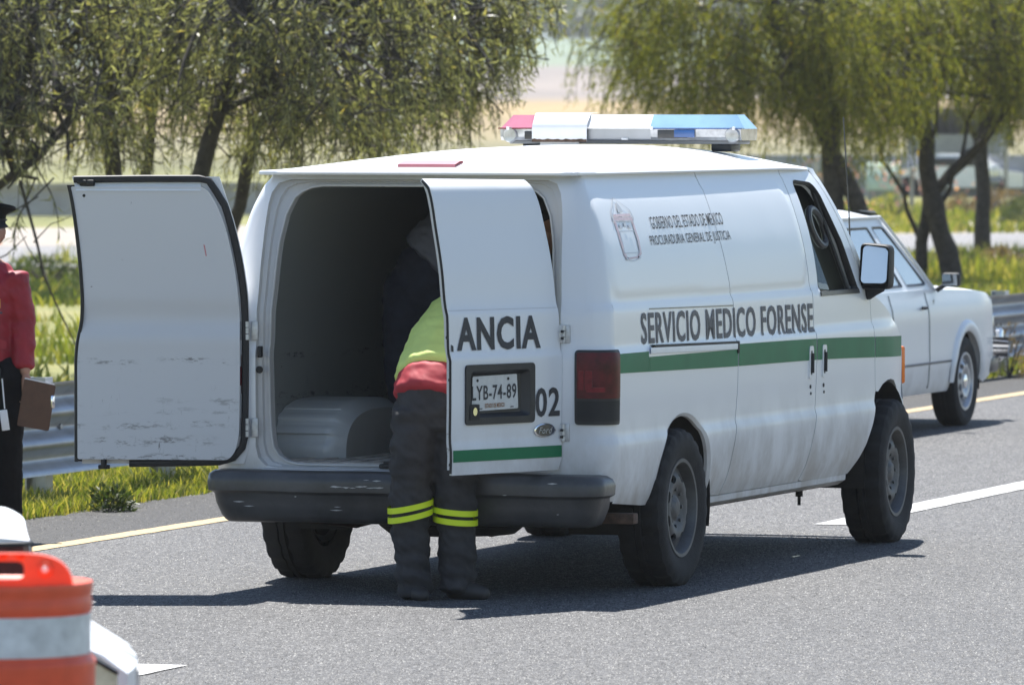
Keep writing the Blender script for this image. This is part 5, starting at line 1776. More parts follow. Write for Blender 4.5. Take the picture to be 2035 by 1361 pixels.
    mb = MB(); mb.box(gf(.70, .617, -.026), (.022, .03, .055), bevel=.005); mb.box(gf(.70, .597, -.01), (.05, .04, .02), bevel=.005); mb.build('latch', 'black', ld)
    # red scrape
    mb = MB(); q = [(.223, 1.655), (.216, 1.65), (.207, 1.60), (.212, 1.598)]
    mb.add([gf(s, z, step(z) - .001) for s, z in q], [(0, 1, 2, 3)]); mb.build('red_scrape', 'palered', ld)
    hl = door_map(40, -1)
    for z in (1.245, .785):
        mb = MB()
        c = Vector((-.812, -1.012, z))
        mb.box(c + Vector((-.030, .0, 0)), (.045, .014, .09), bevel=.004); mb.box(c + Vector((.030, .008, 0)), (.035, .014, .09), bevel=.004)
        for dz in (-.03, 0, .03): mb.lathe([(0, -.014), (.011, -.013), (.011, .013), (0, .014)], 10, 'z', (c.x, c.y - .012, z + dz))
        mb.build('hinge', 'hinge', van)
make_doors()

# ------------------------------------------------------------------ wheels
def wheel_parts(R=.383, W=.235, rimr=.232, lug=True, holes=8, deep=.05, tyrem='tyre', rimm='rim', nseg=96):
    """meshes centred at the hub, axis x, outer face +x; returns tyre, rim MBs"""
    h = W / 2
    prof = [(rimr - .01, -h * .80), (rimr + .02, -h * .86), (rimr + .055, -h * .99), (R - .055, -h * 1.0), (R - .025, -h * .95), (R - .008, -h * .84), (R, -h * .62), (R, -h * .22), (R - .009, -h * .19), (R - .009, -h * .13), (R, -h * .10), (R, h * .10), (R - .009, h * .13), (R - .009, h * .19), (R, h * .22), (R, h * .62), (R - .008, h * .84), (R - .025, h * .95), (R - .055, h * 1.0), (rimr + .055, h * .99), (rimr + .02, h * .86), (rimr - .01, h * .80)]
    ty = MB()
    def rm(i, k, r):
        if not lug: return r
        if prof[i][0] >= R - .03 and abs(prof[i][1]) > h * .15:
            return r - (.011 if (k // 2 + (1 if prof[i][1] > 0 else 0)) % 2 else 0)
        return r
    ty.lathe(prof, nseg, 'x', rmod=rm)
    rm_ = MB()
    rm_.lathe([(rimr - .004, h * .80), (rimr + .006, h * .84), (rimr + .004, h * .87), (rimr - .012, h * .86), (rimr - .022, h * .70), (rimr - .030, h * .45), (rimr - .034, h * .86 - deep - .01)], 64, 'x')
    rm_.lathe([(rimr - .03, -h * .8), (rimr - .034, h * .2)], 48, 'x')
    def disc(u, v):
        r = math.hypot(u, v) / (rimr - .032)
        x = h * .86 - deep + .030 * sstep(.95, .70, r) - .022 * sstep(.58, .36, r) + .02 * sstep(.30, .2, r)
        return Vector((x, u, v))
    ho = []
    for k in range(holes):
        a0 = 2 * math.pi * (k + .5) / holes
        q = []
        for j in range(14):
            t = 2 * math.pi * j / 14
            rr = (rimr - .032) * (.755 + .10 * math.sin(t)); aa = a0 + math.cos(t) * .20
            q.append((rr * math.cos(aa), rr * math.sin(aa)))
        ho.append(q)
    n = 64
    out = [((rimr - .033) * math.cos(2 * math.pi * k / n), (rimr - .033) * math.sin(2 * math.pi * k / n)) for k in range(n)]
    panel(rm_, out, disc, ho, su=.018, sv=.018, thick=.014, dens=False)
    return ty, rm_, disc

def add_wheels():
    ty, rm_, disc = wheel_parts()
    root = None
    spec = [(1.03 - .1175, .03, .383, 0), (-1.03 + .1175, .03, .383, math.pi), (1.0 - .085, 3.66, .383, rad(2)), (-1.0 + .085, 3.66, .383, math.pi + rad(2))]
    hub = MB()
    hub.lathe([(.050, .045), (.052, .058), (.040, .066), (.036, .074), (.026, .077), (0, .078)], 24, 'x')
    nuts = MB()
    for k in range(8):
        a = 2 * math.pi * k / 8
        nuts.lathe([(.010, .05), (.009, .074), (0, .077)], 6, 'x', (0, .088 * math.cos(a), .088 * math.sin(a)))
    back = MB(); back.lathe([(.0, -.02), (.16, -.02), (.17, -.08)], 32, 'x')
    for i, (x, y, z, rz) in enumerate(spec):
        if root is None:
            root = bpy.data.objects.new('wheel', None); link(root, van)
            kids = [ty.build('tyre', 'tyre', root, sharp=30), rm_.build('rim', 'rim', root, sharp=36), hub.build('hub', 'under', root), tag(nuts.build('wheel_nut', 'rim', root), kind='stuff'), back.build('brake_drum', 'under', root)]
            r = root
        else:
            r = root.copy(); COL.objects.link(r); r.parent = van
            for k in kids:
                c = k.copy(); COL.objects.link(c); c.parent = r
        r.location = (x, y, z); r.rotation_euler = (rad(i * 23), 0, rz)
add_wheels()

# ================================================================== OTHER CARS
def make_car(name, label, loc, rz, hl=.86, front=.95, rear=-3.55, belt=1.0, hoodz=.93, roofz=1.56, trunkz=.95, sport=False, paint='carpaint', wheel=True, boxy=True, group=None):
    """car with its front axle at y=0, right side on x=+hl, nose towards +y"""
    root = empty(name, loc, rz, label, 'car', group)
    W = pchip([(.24, hl - .06), (.34, hl - .02), (.47, hl - .004), (.50, hl), (.60, hl - .002), (.80, hl - .004), (.88, hl - .012), (.94, hl - .03), (1.02, hl - .05), (1.06, hl - .058)])
    def endt(y):
        a = sstep(front - .55, front, y); b = sstep(rear + .45, rear, y)
        return 1 - (.05 if boxy else .17) * a ** 2 - .05 * b ** 2
    def sx(y, z): return W(z) * endt(y)
    zs = pchip([(rear - .01, trunkz - .05), (rear + .12, trunkz), (-2.95, trunkz + .03), (-2.6, belt), (-.95, belt), (-.75, belt - .005), (0.0, hoodz + .03), (front - .25, hoodz - (.0 if boxy else .10)), (front - .08, hoodz - (.02 if boxy else .16)), (front, hoodz - (.06 if boxy else .22))])
    lowz = .27
    wb = -2.62
    def arch(cy, r=.385, zc=.33):
        return [(cy + r * math.cos(a), zc + r * .98 * math.sin(a)) for a in np.linspace(math.pi, 0, 19)]
    ol = [(rear, .42), (rear + .05, .33), (wb - .40, .30)] + arch(wb)[0:] + [(wb + .40, lowz), (-.40, lowz)] + arch(0) + [(front - .30, .30), (front - .05, .34), (front, .42)]
    ol += [(y, zs(y) - .0) for y in np.linspace(front, rear, 60)]
    mb = MB()
    for s in (1, -1):
        panel(mb, ol, lambda y, z: Vector((s * sx(y, z), y, z)), su=.09, sv=.05, thick=.05, flip=(s < 0))
    # upper decks: hood and boot lid
    def deck(y0, y1, crown):
        rows = []
        for y in np.linspace(y0, y1, 14):
            z = zs(y); w = sx(y, z)
            bo = .05 * sstep(front - .3, front, y) - .05 * sstep(rear + .3, rear, y)
            rows.append([(u * w, y + bo * (1 - u ** 4), z + crown * (1 - abs(u) ** 3) * (1 - .6 * sstep(front - .25, front, y))) for u in np.linspace(-1, 1, 17)])
        mb.grid(rows)
    deck(-.95, front, .045); deck(rear, -2.72, .035)
    # front and rear faces
    for y, s in ((front, 1), (rear, -1)):
        rows = []
        for z in np.linspace(.36, zs(y), 7):
            w = sx(y, z)
            rows.append([(u * w, y + s * .05 * (1 - u ** 4), z + (.045 * .4 if s > 0 else .035) * (1 - abs(u) ** 3) * (z - .36) / (zs(y) - .36)) for u in np.linspace(-1, 1, 13)])
        mb.grid(rows, flip=(s > 0))
    mb.box((0, (front + rear) / 2, .30), (hl * 1.5, front - rear - .5, .06))
    mb.build('body', M[paint], root, sharp=40)
    # cabin: tumblehome side frames with openings
    ybr, yfr = (-3.05, -.74) if boxy else (-3.05, -.90)
    ytr, ytf = (-2.80, -1.44) if boxy else (-2.80, -1.98)
    def cab(u, v):                    # u 0..1 rear->front along the side, v 0..1 belt->roof
        y = (ybr + (yfr - ybr) * u) * (1 - v) + (ytr + (ytf + .02 - ytr) * u) * v
        z = belt - .01 + (roofz - .07 - belt + .01) * v
        x = (hl - .055) + (-.19) * v - .02 * v * v
        return Vector((x, y, z))
    ub = .72 if boxy else .50
    w1 = roundpoly([(ub + .02, .07), (.965, .07), (.93, .88), (ub + .03, .88)], [.02, .05, .05, .02])
    w2 = roundpoly([(.07, .07), (ub - .03, .07), (ub - .04, .88), (.12, .88)], [.04, .02, .02, .05])
    mb = MB()
    for s in (1, -1):
        f = (lambda u, v: cab(u, v)) if s > 0 else (lambda u, v: Vector((-cab(u, v).x, cab(u, v).y, cab(u, v).z)))
        panel(mb, [(0, 0), (1, 0), (1, 1), (0, 1)], f, [w1, w2], su=.06, sv=.08, thick=.035, flip=(s < 0))
    # roof
    rows = []
    for y in np.linspace(ytr - .05, ytf + .06, 12):
        w = cab(.5, 1).x + .012
        e = sstep(ytf - .3, ytf + .06, y) * .035 + sstep(ytr + .3, ytr - .05, y) * .035
        rows.append([(u * w, y, roofz - .072 - e * .3 + (.072 - e * .7) * (1 - abs(u) ** 3.5)) for u in np.linspace(-1, 1, 17)])
    mb.grid(rows)
    # drip rails
    for s in (1, -1):
        mb.tube([(s * (cab(.5, 1).x + .016), y, roofz - .068) for y in np.linspace(ytr, ytf, 5)] + [(s * (cab(1, .5).x + .014), cab(1, .5).y + .01, cab(1, .5).z), (s * (cab(1, 0).x + .01), cab(1, 0).y + .01, cab(1, 0).z)], .011, 6)
    mb.build('cabin', M[paint], root, sharp=40)
    for s in (1, -1):
        for w in (w1, w2):
            mb = MB()
            c = (sum(p[0] for p in w) / len(w), sum(p[1] for p in w) / len(w))
            inn = [(c[0] + (p[0] - c[0]) * .93, c[1] + (p[1] - c[1]) * .92) for p in w]
            g = lambda u, v, d=0.: Vector((s * (cab(u, v).x + d), cab(u, v).y, cab(u, v).z))
            mb.grid([[g(u, v, .004) for u, v in w], [g(u, v, -.004) for u, v in inn]], close=True, flip=(s < 0))
            mb.build('window_frame', 'darkplastic', root)
            mb = MB(); panel(mb, inn, lambda u, v: g(u, v, -.006), su=.2, sv=.2, thick=0, flip=(s < 0)); mb.build('window', 'carglass', root)
    for (ya, yb), nm in (((yfr, ytf + .06), 'windscreen'), ((ybr, ytr - .05), 'rear_window')):
        rows = [[(u * (cab(.5, v).x - .02), ya + (yb - ya) * v + (.06 if nm == 'windscreen' else -.06) * (1 - u * u), cab(.5, v).z + .02) for u in np.linspace(-1, 1, 9)] for v in np.linspace(0, 1.05, 5)]
        mb = MB(); mb.grid(rows); mb.build(nm, 'carglass', root)
    # seats inside
    for x in (-.36, .36):
        for y in (-1.75, -2.55):
            mb = MB(); mb.box((x, y, .62), (.48, .45, .3), bevel=.06); mb.box((x, y - .26, .92), (.46, .13, .55), bevel=.06); mb.box((x, y - .27, 1.24), (.24, .10, .16), bevel=.04); mb.build('seat', 'seat', root)
    # body side details
    for s in (1, -1):
        for y0 in (-1.06, -2.02) if not boxy else (-1.02, -1.95):
            mb = MB(); mb.tube([(s * (sx(y0, z) + .0015), y0 + .03 * sstep(.5, .3, z), z) for z in np.linspace(.31, belt - .02, 14)], .0035, 4); mb.build('door_seam', 'darkplastic', root)
        mb = MB(); ys = np.linspace(rear + .35, front - .22, 30)
        mb.grid([[(s * (sx(y, z) + o), y, z) for z, o in ((.468, .001), (.474, .010), (.494, .010), (.50, .001))] for y in ys if not (abs(y) < .36 or abs(y - wb) < .36) or True], flip=(s < 0)) if not boxy else mb.grid([[(s * (sx(y, z) + o), y, z) for z, o in ((.478, .001), (.482, .006), (.492, .006), (.497, .001))] for y in np.linspace(wb + .42, -.44, 20)], flip=(s < 0))
        mb.build('side_moulding', 'bumper', root)
        for cy in (0, wb):              # flared wheel arch lip
            mb = MB()
            A = arch(cy, .385)
            prof = [(.008, -.02, .0), (.022, -.006, .0), (.027, .03, .0), (.014, .058, 0), (.0, .066, 0)]
            rows = []
            for (y, z) in A:
                dy, dz = (y - cy) / .385, (z - .33) / .377
                rows.append([(s * (sx(y, min(z + d, 1.)) + o), y + dy * d, z + dz * d) for o, d, _ in prof])
            mb.grid(rows, flip=(s > 0)); mb.build('arch_flare', M[paint], root)
            mb = MB()
            mb.grid([[(s * x, cy + .40 * math.cos(a), .33 + .385 * math.sin(a)) for a in np.linspace(-.2, math.pi + .2, 18)] for x in (hl - .02, hl - .3)], flip=(s < 0))
            mb.build('wheel_well', 'under', root)
        mb = MB(); mb.tube([(s * (hl + .0), -1.13, .885), (s * (hl + .018), -1.17, .885), (s * (hl + .0), -1.21, .885)], .012, 6)
        mb.build('door_handle', 'darkplastic', root)
        # mirror
        mb = MB(); mb.box((s * (hl + .075), -.72, 1.075), (.13, .07, .10), bevel=.02); mb.tube([(s * (hl - .03), -.74, 1.0), (s * (hl + .05), -.73, 1.05)], .018, 6)
        mr = mb.build('mirror', 'black', root)
        mb = MB(); mb.box((s * (hl + .075), -.757, 1.075), (.11, .006, .08)); mb.build('mirror_glass', 'carglass', mr)
        # lamps
        mb = MB()
        if boxy:
            mb.box((s * (hl - .20), front + .035, .70), (.30, .05, .15), bevel=.015); mb.build('headlight', 'lens_clear', root)
            mb = MB(); mb.box((s * (hl - .20), front + .04, .625), (.26, .03, .035), bevel=.008); mb.build('indicator', 'amber', root)
        else:
            lz = [(front - .56, zs(front - .56) - .035, zs(front - .56) - .075), (front - .35, zs(front - .35) - .03, zs(front - .35) - .15), (front - .16, zs(front - .16) - .02, zs(front - .16) - .20), (front - .03, zs(front - .03) - .03, zs(front - .03) - .19)]
            rows = [[(s * (sx(y, z) + .004), y, z) for z in np.linspace(b, t, 5)] for y, t, b in lz]
            rows.append([(s * (sx(front, .5) - .20), front + .045, z) for z in np.linspace(lz[-1][2], lz[-1][1], 5)])
            mb.grid(rows, flip=(s > 0)); mb.build('headlight', 'lens_clear', root)
            mb = MB()
            mb.tube([(s * (sx(y, t) + .005), y, t + .006) for y, t, b in lz], .006, 5); mb.build('lamp_gap', 'black', root)
        mb = MB(); ol2 = []
        tz0, tz1 = trunkz - .185, trunkz - .055
        rows = [[(s * (sx(y, z) + .004), y, z) for z in np.linspace(tz0, tz1, 4)] for y in (rear + .16, rear + .06, rear + .01)]
        rows.append([(s * (sx(rear, z) - .03), rear - .035, z) for z in np.linspace(tz0, tz1, 4)]); rows.append([(s * (sx(rear, z) - .26), rear - .055, z) for z in np.linspace(tz0, tz1, 4)])
        mb.grid(rows, flip=(s < 0)); tl = mb.build('tail_light', 'redlens', root)
        fr = MB(); fr.tube([rows[0][0], rows[1][0], rows[2][0], rows[3][0], rows[4][0], rows[4][3], rows[3][3], rows[2][3], rows[1][3], rows[0][3], rows[0][0]], .008, 6); fr.build('lamp_frame', 'black', tl)
    # bumpers
    for y, s in ((front, 1), (rear, -1)):
        mb = MB(); rows = []
        ex = .34 if boxy else .06
        for u in np.linspace(-1, 1, 17):
            x = u * (hl + .005); yy = y + s * (ex - (.10 if boxy else .22) * abs(u) ** 5)
            rows.append([(x, yy - s * .16, .615), (x, yy - s * .02, .615), (x, yy, .60), (x, yy + s * .02, .545), (x, yy, .485), (x, yy - s * .03, .46), (x, yy - s * .12, .46)] if boxy else [(x * .96, yy - s * .03, .52), (x * .97, yy + s * .02, .46), (x * .97, yy + s * .03, .36), (x * .96, yy - s * .02, .24)])
        mb.grid(rows, flip=(s > 0))
        mb.build('bumper', 'chrome' if boxy else M[paint], root)
        if boxy:
            for xx in (-hl * .90, hl * .90):
                mb = MB(); mb.box((xx, y + s * .335, .55), (.06, .06, .24), bevel=.02); mb.build('overrider', 'chrome', root)
            mb = MB(); mb.box((0, y + s * .06, .42), (hl * 1.9, .26, .13), bevel=.03); mb.build('valance', 'bumper', root)
    mb = MB(); mb.box((0, front + (.05 if boxy else -.03), .68 if boxy else .5), (hl * (1.1 if boxy else .8), .02, .16 if boxy else .10), bevel=.005)
    mb.build('grille', 'darkplastic', root)
    if wheel:
        ty, rm_, disc = wheel_parts(.325, .20, .205, False, 10, .03, nseg=48)
        r0 = None
        for i, (x, y, rz_) in enumerate(((hl - .10, 0, 0), (-(hl - .10), 0, math.pi), (hl - .10, wb, 0), (-(hl - .10), wb, math.pi))):
            if r0 is None:
                r0 = bpy.data.objects.new('wheel', None); link(r0, root)
                hub = MB(); hub.lathe([(.05, .05), (.05, .085), (.02, .095), (0, .095)], 16, 'x')
                kids = [ty.build('tyre', 'tyre', r0, sharp=30), rm_.build('rim', 'alloy', r0, sharp=36), hub.build('hub', 'chrome', r0)]
                r = r0
            else:
                r = r0.copy(); COL.objects.link(r); r.parent = root
                for k in kids:
                    c = k.copy(); COL.objects.link(c); c.parent = r
            r.location = (x, y, .325); r.rotation_euler = (.3 * i, 0, rz_)
    return root

M['carpaint'] = paint_mat('car_white_paint', (.80, .81, .82), dirt_top=.5, dirt=.4)
M['alloy'] = pmat('light_alloy', (.45, .46, .48), .35, metal=.5, var=.15)
a19 = rad(19.0)
c_r = Vector((math.cos(a19), -math.sin(a19), 0)); c_f = Vector((math.sin(a19), math.cos(a19), 0))
CARP = Vector((3.252, 51.212, 0)) + c_f * .15
white_car = make_car('parked_car', 'white older saloon car with chrome bumper, parked ahead of the van by the guardrail', CARP - c_r * .865, -a19, hl=.865, front=.86, rear=-3.6, belt=1.01, hoodz=.955, roofz=1.60)
# small emblem behind the front wheel arch of the saloon
mb = MB()
pts = []
for k in range(10):
    r_ = .032 if k % 2 == 0 else .012
    pts.append((.867, -.93 + r_ * math.sin(2 * math.pi * k / 10), .925 + r_ * math.cos(2 * math.pi * k / 10)))
mb.fan(pts); mb.build('star_badge', 'bumper', white_car)
# rear quarter of a white car behind the drum
PA = Vector(((60 - 1017.5) / 14100 * 23.6, 23.6, 0))
aA = rad(-13)
cA_r = Vector((math.cos(aA), -math.sin(aA), 0)); cA_f = Vector((math.sin(aA), math.cos(aA), 0))
make_car('parked_car', 'white car seen from behind, its red tail lamp just behind the orange drum', PA - cA_r * .80 + cA_f * 3.62, -aA, hl=.85, front=.86, rear=-3.6, belt=.92, hoodz=.88, roofz=1.42, trunkz=.905)

# nose of the second white car beside the drum
aB = rad(84)
cB_f = Vector((math.sin(aB), math.cos(aB), 0)); cB_r = Vector((math.cos(aB), -math.sin(aB), 0))
tip = Vector(((283 - 1017.5) / 14100 * 20.9, 20.9, 0))
make_car('parked_car', 'white car nose with a clear headlamp poking out low beside the orange drum', tip - cB_f * .93 - cB_r * .62, -aB, hl=.84, front=.88, rear=-3.3, belt=.93, hoodz=.86, roofz=1.42, trunkz=.95, boxy=False)

# ================================================================== DRUM
def make_drum():
    P = Vector(((4 - 1017.5) / 14100 * 19.5, 19.5, 0))
    root = empty('traffic_drum', P, 0, 'orange traffic drum with grey white reflective band and loop handle in the foreground', 'traffic drum')
    R0 = .246
    mb = MB()
    prof = [(.0, .955), (.10, .957), (R0 * .80, .962), (R0 * .97, .975), (R0, .978), (R0 + .002, .970), (R0, .955), (R0 - .003, .945), (R0 - .003, .935), (R0, .930), (R0 - .002, .90), (R0 - .006, .893), (R0 - .006, .780), (R0, .775), (R0, .772), (R0 + .004, .768), (R0 + .009, .762), (R0 + .010, .752), (R0 + .008, .74), (R0 + .006, .62), (R0 + .002, .61), (R0 + .002, .50), (R0 + .008, .49), (R0 + .022, .48), (R0 + .024, .36), (R0 + .018, .35), (R0 + .018, .22), (R0 + .03, .21), (R0 + .035, .10), (R0 + .08, .09), (R0 + .10, .02), (R0 + .10, 0), (0, 0)]
    prof = [(r, z + .022) if z > .09 else (r, z) for r, z in prof]
    mb.lathe(prof[::-1], 72)
    mb.build('body', 'orange', root, sharp=50)
    for z0, z1, r in ((.802, .914, R0 - .0045), (.523, .640, R0 + .0035), (.245, .368, R0 + .0195)):
        mb = MB(); mb.lathe([(r - .002, z0), (r, z0 + .002), (r, z1 - .002), (r - .002, z1)], 72); mb.build('reflective_band', 'retro', root)
    # moulded handle: upright plate with an oval slot
    out = []
    for k in range(33):
        a = math.pi - math.pi * k / 32
        x = math.cos(a); z = math.sin(a)
        out.append((.193 * (abs(x) ** .55) * (1 if x > 0 else -1), .972 + .105 * (abs(z) ** .75)))
    out = [(.196, .965)] + out[::-1] + [(-.196, .965)]
    slot = roundpoly([(-.06, 1.005), (.06, 1.005), (.06, 1.055), (-.06, 1.055)], .022)
    mb = MB()
    panel(mb, out, lambda u, v: Vector((u, -.022, v)), [slot], su=.03, sv=.03, thick=0)
    panel(mb, out, lambda u, v: Vector((u, .022, v)), [slot], su=.03, sv=.03, thick=0, flip=True)
    for L in (densify(out, .02), densify(slot, .02)):
        mb.grid([[(u * (1 if y else 1), y, v) for u, v in L] for y in (-.022, -.018, .018, .022)], close=True)
    mb.build('handle', 'orange', root, sharp=40)
    for x in (.118, -.118):
        mb = MB(); mb.lathe([(.022, -.022), (.020, -.034), (.012, -.037), (0, -.030)], 16, 'y', (x, 0, 1.033)); mb.build('boss', 'orange', root)
        mb = MB(); mb.lathe([(.010, -.036), (.008, -.042), (0, -.042)], 12, 'y', (x, 0, 1.034)); mb.build('bolt', 'white', root)
make_drum()

# ================================================================== PEOPLE
def face_chains(c, f, r=.088, up=(0, 0, 1)):
    """head chains: c head centre, f facing direction (unit)"""
    c = Vector(c); f = Vector(f).normalized(); u = Vector(up).normalized(); s = f.cross(u).normalized()
    def P(a, b, d): return c + f * a + u * b + s * d
    def ch(*k): return [(*P(q[0], q[1], q[2]), *q[3:]) for q in k]
    out = [ch((-.022, .045, 0, .080), (-.005, .0, 0, .082)), ch((.0, .03, 0, .076), (.03, -.02, 0, .062), (.048, -.075, 0, .042), (.055, -.095, 0, .032)),
           ch((.075, .015, 0, .012), (.098, -.022, 0, .016), (.10, -.034, 0, .015)), ch((.082, -.064, -.018, .010), (.092, -.062, 0, .012), (.082, -.064, .018, .010)),
           ch((.072, .03, -.03, .018), (.080, .032, 0, .014), (.072, .03, .03, .018)),
           ch((-.01, .015, .078, .020, .010), (-.015, -.03, .076, .016, .009)), ch((-.01, .015, -.078, .020, .010), (-.015, -.03, -.076, .016, .009))]
    return out

def hand_chains(w, d, palm_n, r=1.0, curl=.6):
    """w wrist, d direction of fingers, palm_n palm normal"""
    w = Vector(w); d = Vector(d).normalized(); n = Vector(palm_n); n = (n - d * n.dot(d)).normalized(); s = d.cross(n)
    out = [[(*w, .026, .020), (*(w + d * .05), .036, .016), (*(w + d * .085), .038, .014)]]
    for k, (off, L) in enumerate(((-.030, .068), (-.010, .078), (.010, .074), (.029, .058))):
        p = w + d * .085 + s * off
        pts = [p - d * .02]
        dd = d.copy()
        for j, f in enumerate((.45, .32, .23)):
            q = Matrix.Rotation(-curl * (.5 + .35 * j), 3, s)
            dd = q @ dd if j else Matrix.Rotation(-curl * .5, 3, s) @ d
            p = p + dd * (L * f); pts.append(p.copy())
        out.append([(*q, .0088 - .0008 * i) for i, q in enumerate(pts)])
    p0 = w + d * .025 - s * .03
    p1 = p0 + (d * .7 - s * .55 + n * .3).normalized() * .035; p2 = p1 + (d * .9 - s * .1 + n * .35).normalized() * .030
    out.append([(*p0, .014), (*p1, .011), (*p2, .009)])
    return out

def lerp_band(A, B, t): return tuple(a + (b - a) * t for a, b in zip(A, B))

def make_worker():
    O = Vector((-.36, 33.05, 0))
    root = empty('person', O, 0, 'person in lime vest and dark trousers with yellow knee bands, bending into the van', 'person')
    def L(ch): return [(c[0] + .36, c[1] - 33.05, *c[2:]) for c in ch]
    hipL, hipR = (-.47, 33.07, .90, .10), (-.255, 33.10, .90, .10)
    legL = [(-.435, 33.09, .87, .078), (-.470, 33.05, .50, .062), (-.462, 33.06, .10, .045)]
    legR = [(-.285, 33.10, .87, .078), (-.262, 33.08, .50, .062), (-.262, 33.08, .10, .045)]
    tors = [(-.36, 33.13, .96, .140, .09), (-.30, 33.33, 1.08, .15, .10), (-.19, 33.62, 1.25, .175, .11), (-.08, 33.83, 1.33, .15, .09)]
    neck = [(-.06, 33.85, 1.33, .06), (.01, 33.97, 1.36, .055)]
    body = [legL, legR, tors, neck] + face_chains((.05, 34.04, 1.345), (.25, .80, -.45), up=(.1, .45, .85))
    body += [[(-.458, 33.08, .12, .04), (-.445, 33.03, .05, .034), (-.43, 32.975, .04, .028)], [(-.262, 33.09, .12, .04), (-.225, 33.06, .05, .034), (-.175, 33.035, .042, .030)]]
    aL = [(-.23, 33.86, 1.28, .058), (-.20, 34.06, 1.06, .045), (-.10, 34.30, .92, .030)]
    aR = [(.09, 33.72, 1.28, .058), (.17, 33.95, 1.06, .045), (.18, 34.22, .92, .030)]
    body += [aL, aR] + hand_chains((-.09, 34.32, .91), (.3, .9, -.5), (0, -.3, -1)) + hand_chains((.185, 34.24, .91), (.1, .9, -.5), (0, -.3, -1))
    organic('body', [L(c) for c in body], 'skin', root, voxel=.009)
    # trousers with slack cloth
    T = [[(-.36, 33.12, 1.0, .168, .118), (-.36, 33.11, .965, .178, .13), (-.362, 33.09, .90, .185, .135), (-.362, 33.09, .82, .175, .125)],
         [(-.452, 33.08, .88, .112, .118), (-.462, 33.06, .72, .106, .112), (-.472, 33.045, .56, .098, .100), (-.474, 33.04, .46, .094, .094), (-.476, 33.055, .33, .088, .090), (-.470, 33.06, .22, .084, .092), (-.458, 33.05, .11, .080, .094), (-.446, 33.045, .045, .078, .092)],
         [(-.272, 33.10, .88, .112, .118), (-.262, 33.09, .72, .106, .112), (-.265, 33.075, .56, .098, .100), (-.266, 33.07, .46, .094, .094), (-.260, 33.085, .33, .092, .092), (-.256, 33.09, .22, .090, .094), (-.256, 33.08, .11, .080, .094), (-.270, 33.07, .045, .076, .092)]]
    organic('trousers', [L(c) for c in T], 'trouser', root, voxel=.009, wrinkle=.019, wscale=9, cap=.3, smooth=2)
    # reflective bands
    for (x, y, za, zb, r, tl) in ((-.4735, 33.043, .462, .434, .108, .022), (-.4740, 33.043, .417, .389, .106, .022), (-.2655, 33.074, .438, .410, .107, -.010), (-.2645, 33.076, .394, .366, .106, -.010)):
        mb = MB(); rows = []
        for z in (zb, (za + zb) / 2, za):
            row = []
            for k in range(40):
                a = 2 * math.pi * k / 40
                row.append((x + .36 + r * 1.0 * math.cos(a), y - 33.05 + r * 1.03 * math.sin(a), z + tl * math.cos(a) - .012 * math.sin(a) * (-1) * .6))
            rows.append(row)
        mb.grid(rows, close=True); mb.grid([[(q[0] * 1, q[1] * 1, q[2]) for q in rows[0]], [((q[0] - x - .36) * .93 + x + .36, (q[1] - y + 33.05) * .93 + y - 33.05, q[2]) for q in rows[0]]], close=True)
        mb.build('reflective_band', 'reflect', root)
    # red shirt tail and lime vest
    S = [[(-.372, 33.08, .945, .188, .148), (-.364, 33.11, .99, .190, .148), (-.33, 33.25, 1.05, .182, .13), (-.25, 33.47, 1.17, .185, .13)]]
    S += [[(-.22, 33.84, 1.285, .072), (-.205, 33.95, 1.17, .066)], [(.08, 33.70, 1.285, .072), (.12, 33.82, 1.17, .066)]]
    organic('shirt', [L(c) for c in S], 'redcloth', root, voxel=.010, wrinkle=.006, wscale=12, cap=.2)
    V = [[(-.352, 33.135, 1.03, .203, .152), (-.335, 33.23, 1.08, .206, .154), (-.285, 33.40, 1.18, .212, .156), (-.205, 33.60, 1.285, .212, .155), (-.11, 33.80, 1.35, .182, .126)]]
    organic('vest', [L(c) for c in V], 'vest', root, voxel=.010, wrinkle=.005, wscale=11, cap=.25)
    for ch in ([(-.452, 33.10, .05, .050, .05), (-.442, 33.02, .048, .050, .046), (-.428, 32.965, .040, .044, .038), (-.415, 32.94, .036, .036, .032)], [(-.262, 33.10, .05, .050, .05), (-.215, 33.055, .050, .050, .048), (-.165, 33.03, .046, .046, .042), (-.135, 33.015, .040, .038, .034)]):
        organic('boot', [L(ch)], 'boot', root, voxel=.008)
    organic('hair', [L([(.035, 34.02, 1.395, .083), (.05, 34.05, 1.385, .085)])], 'hair', root, voxel=.01)
make_worker()

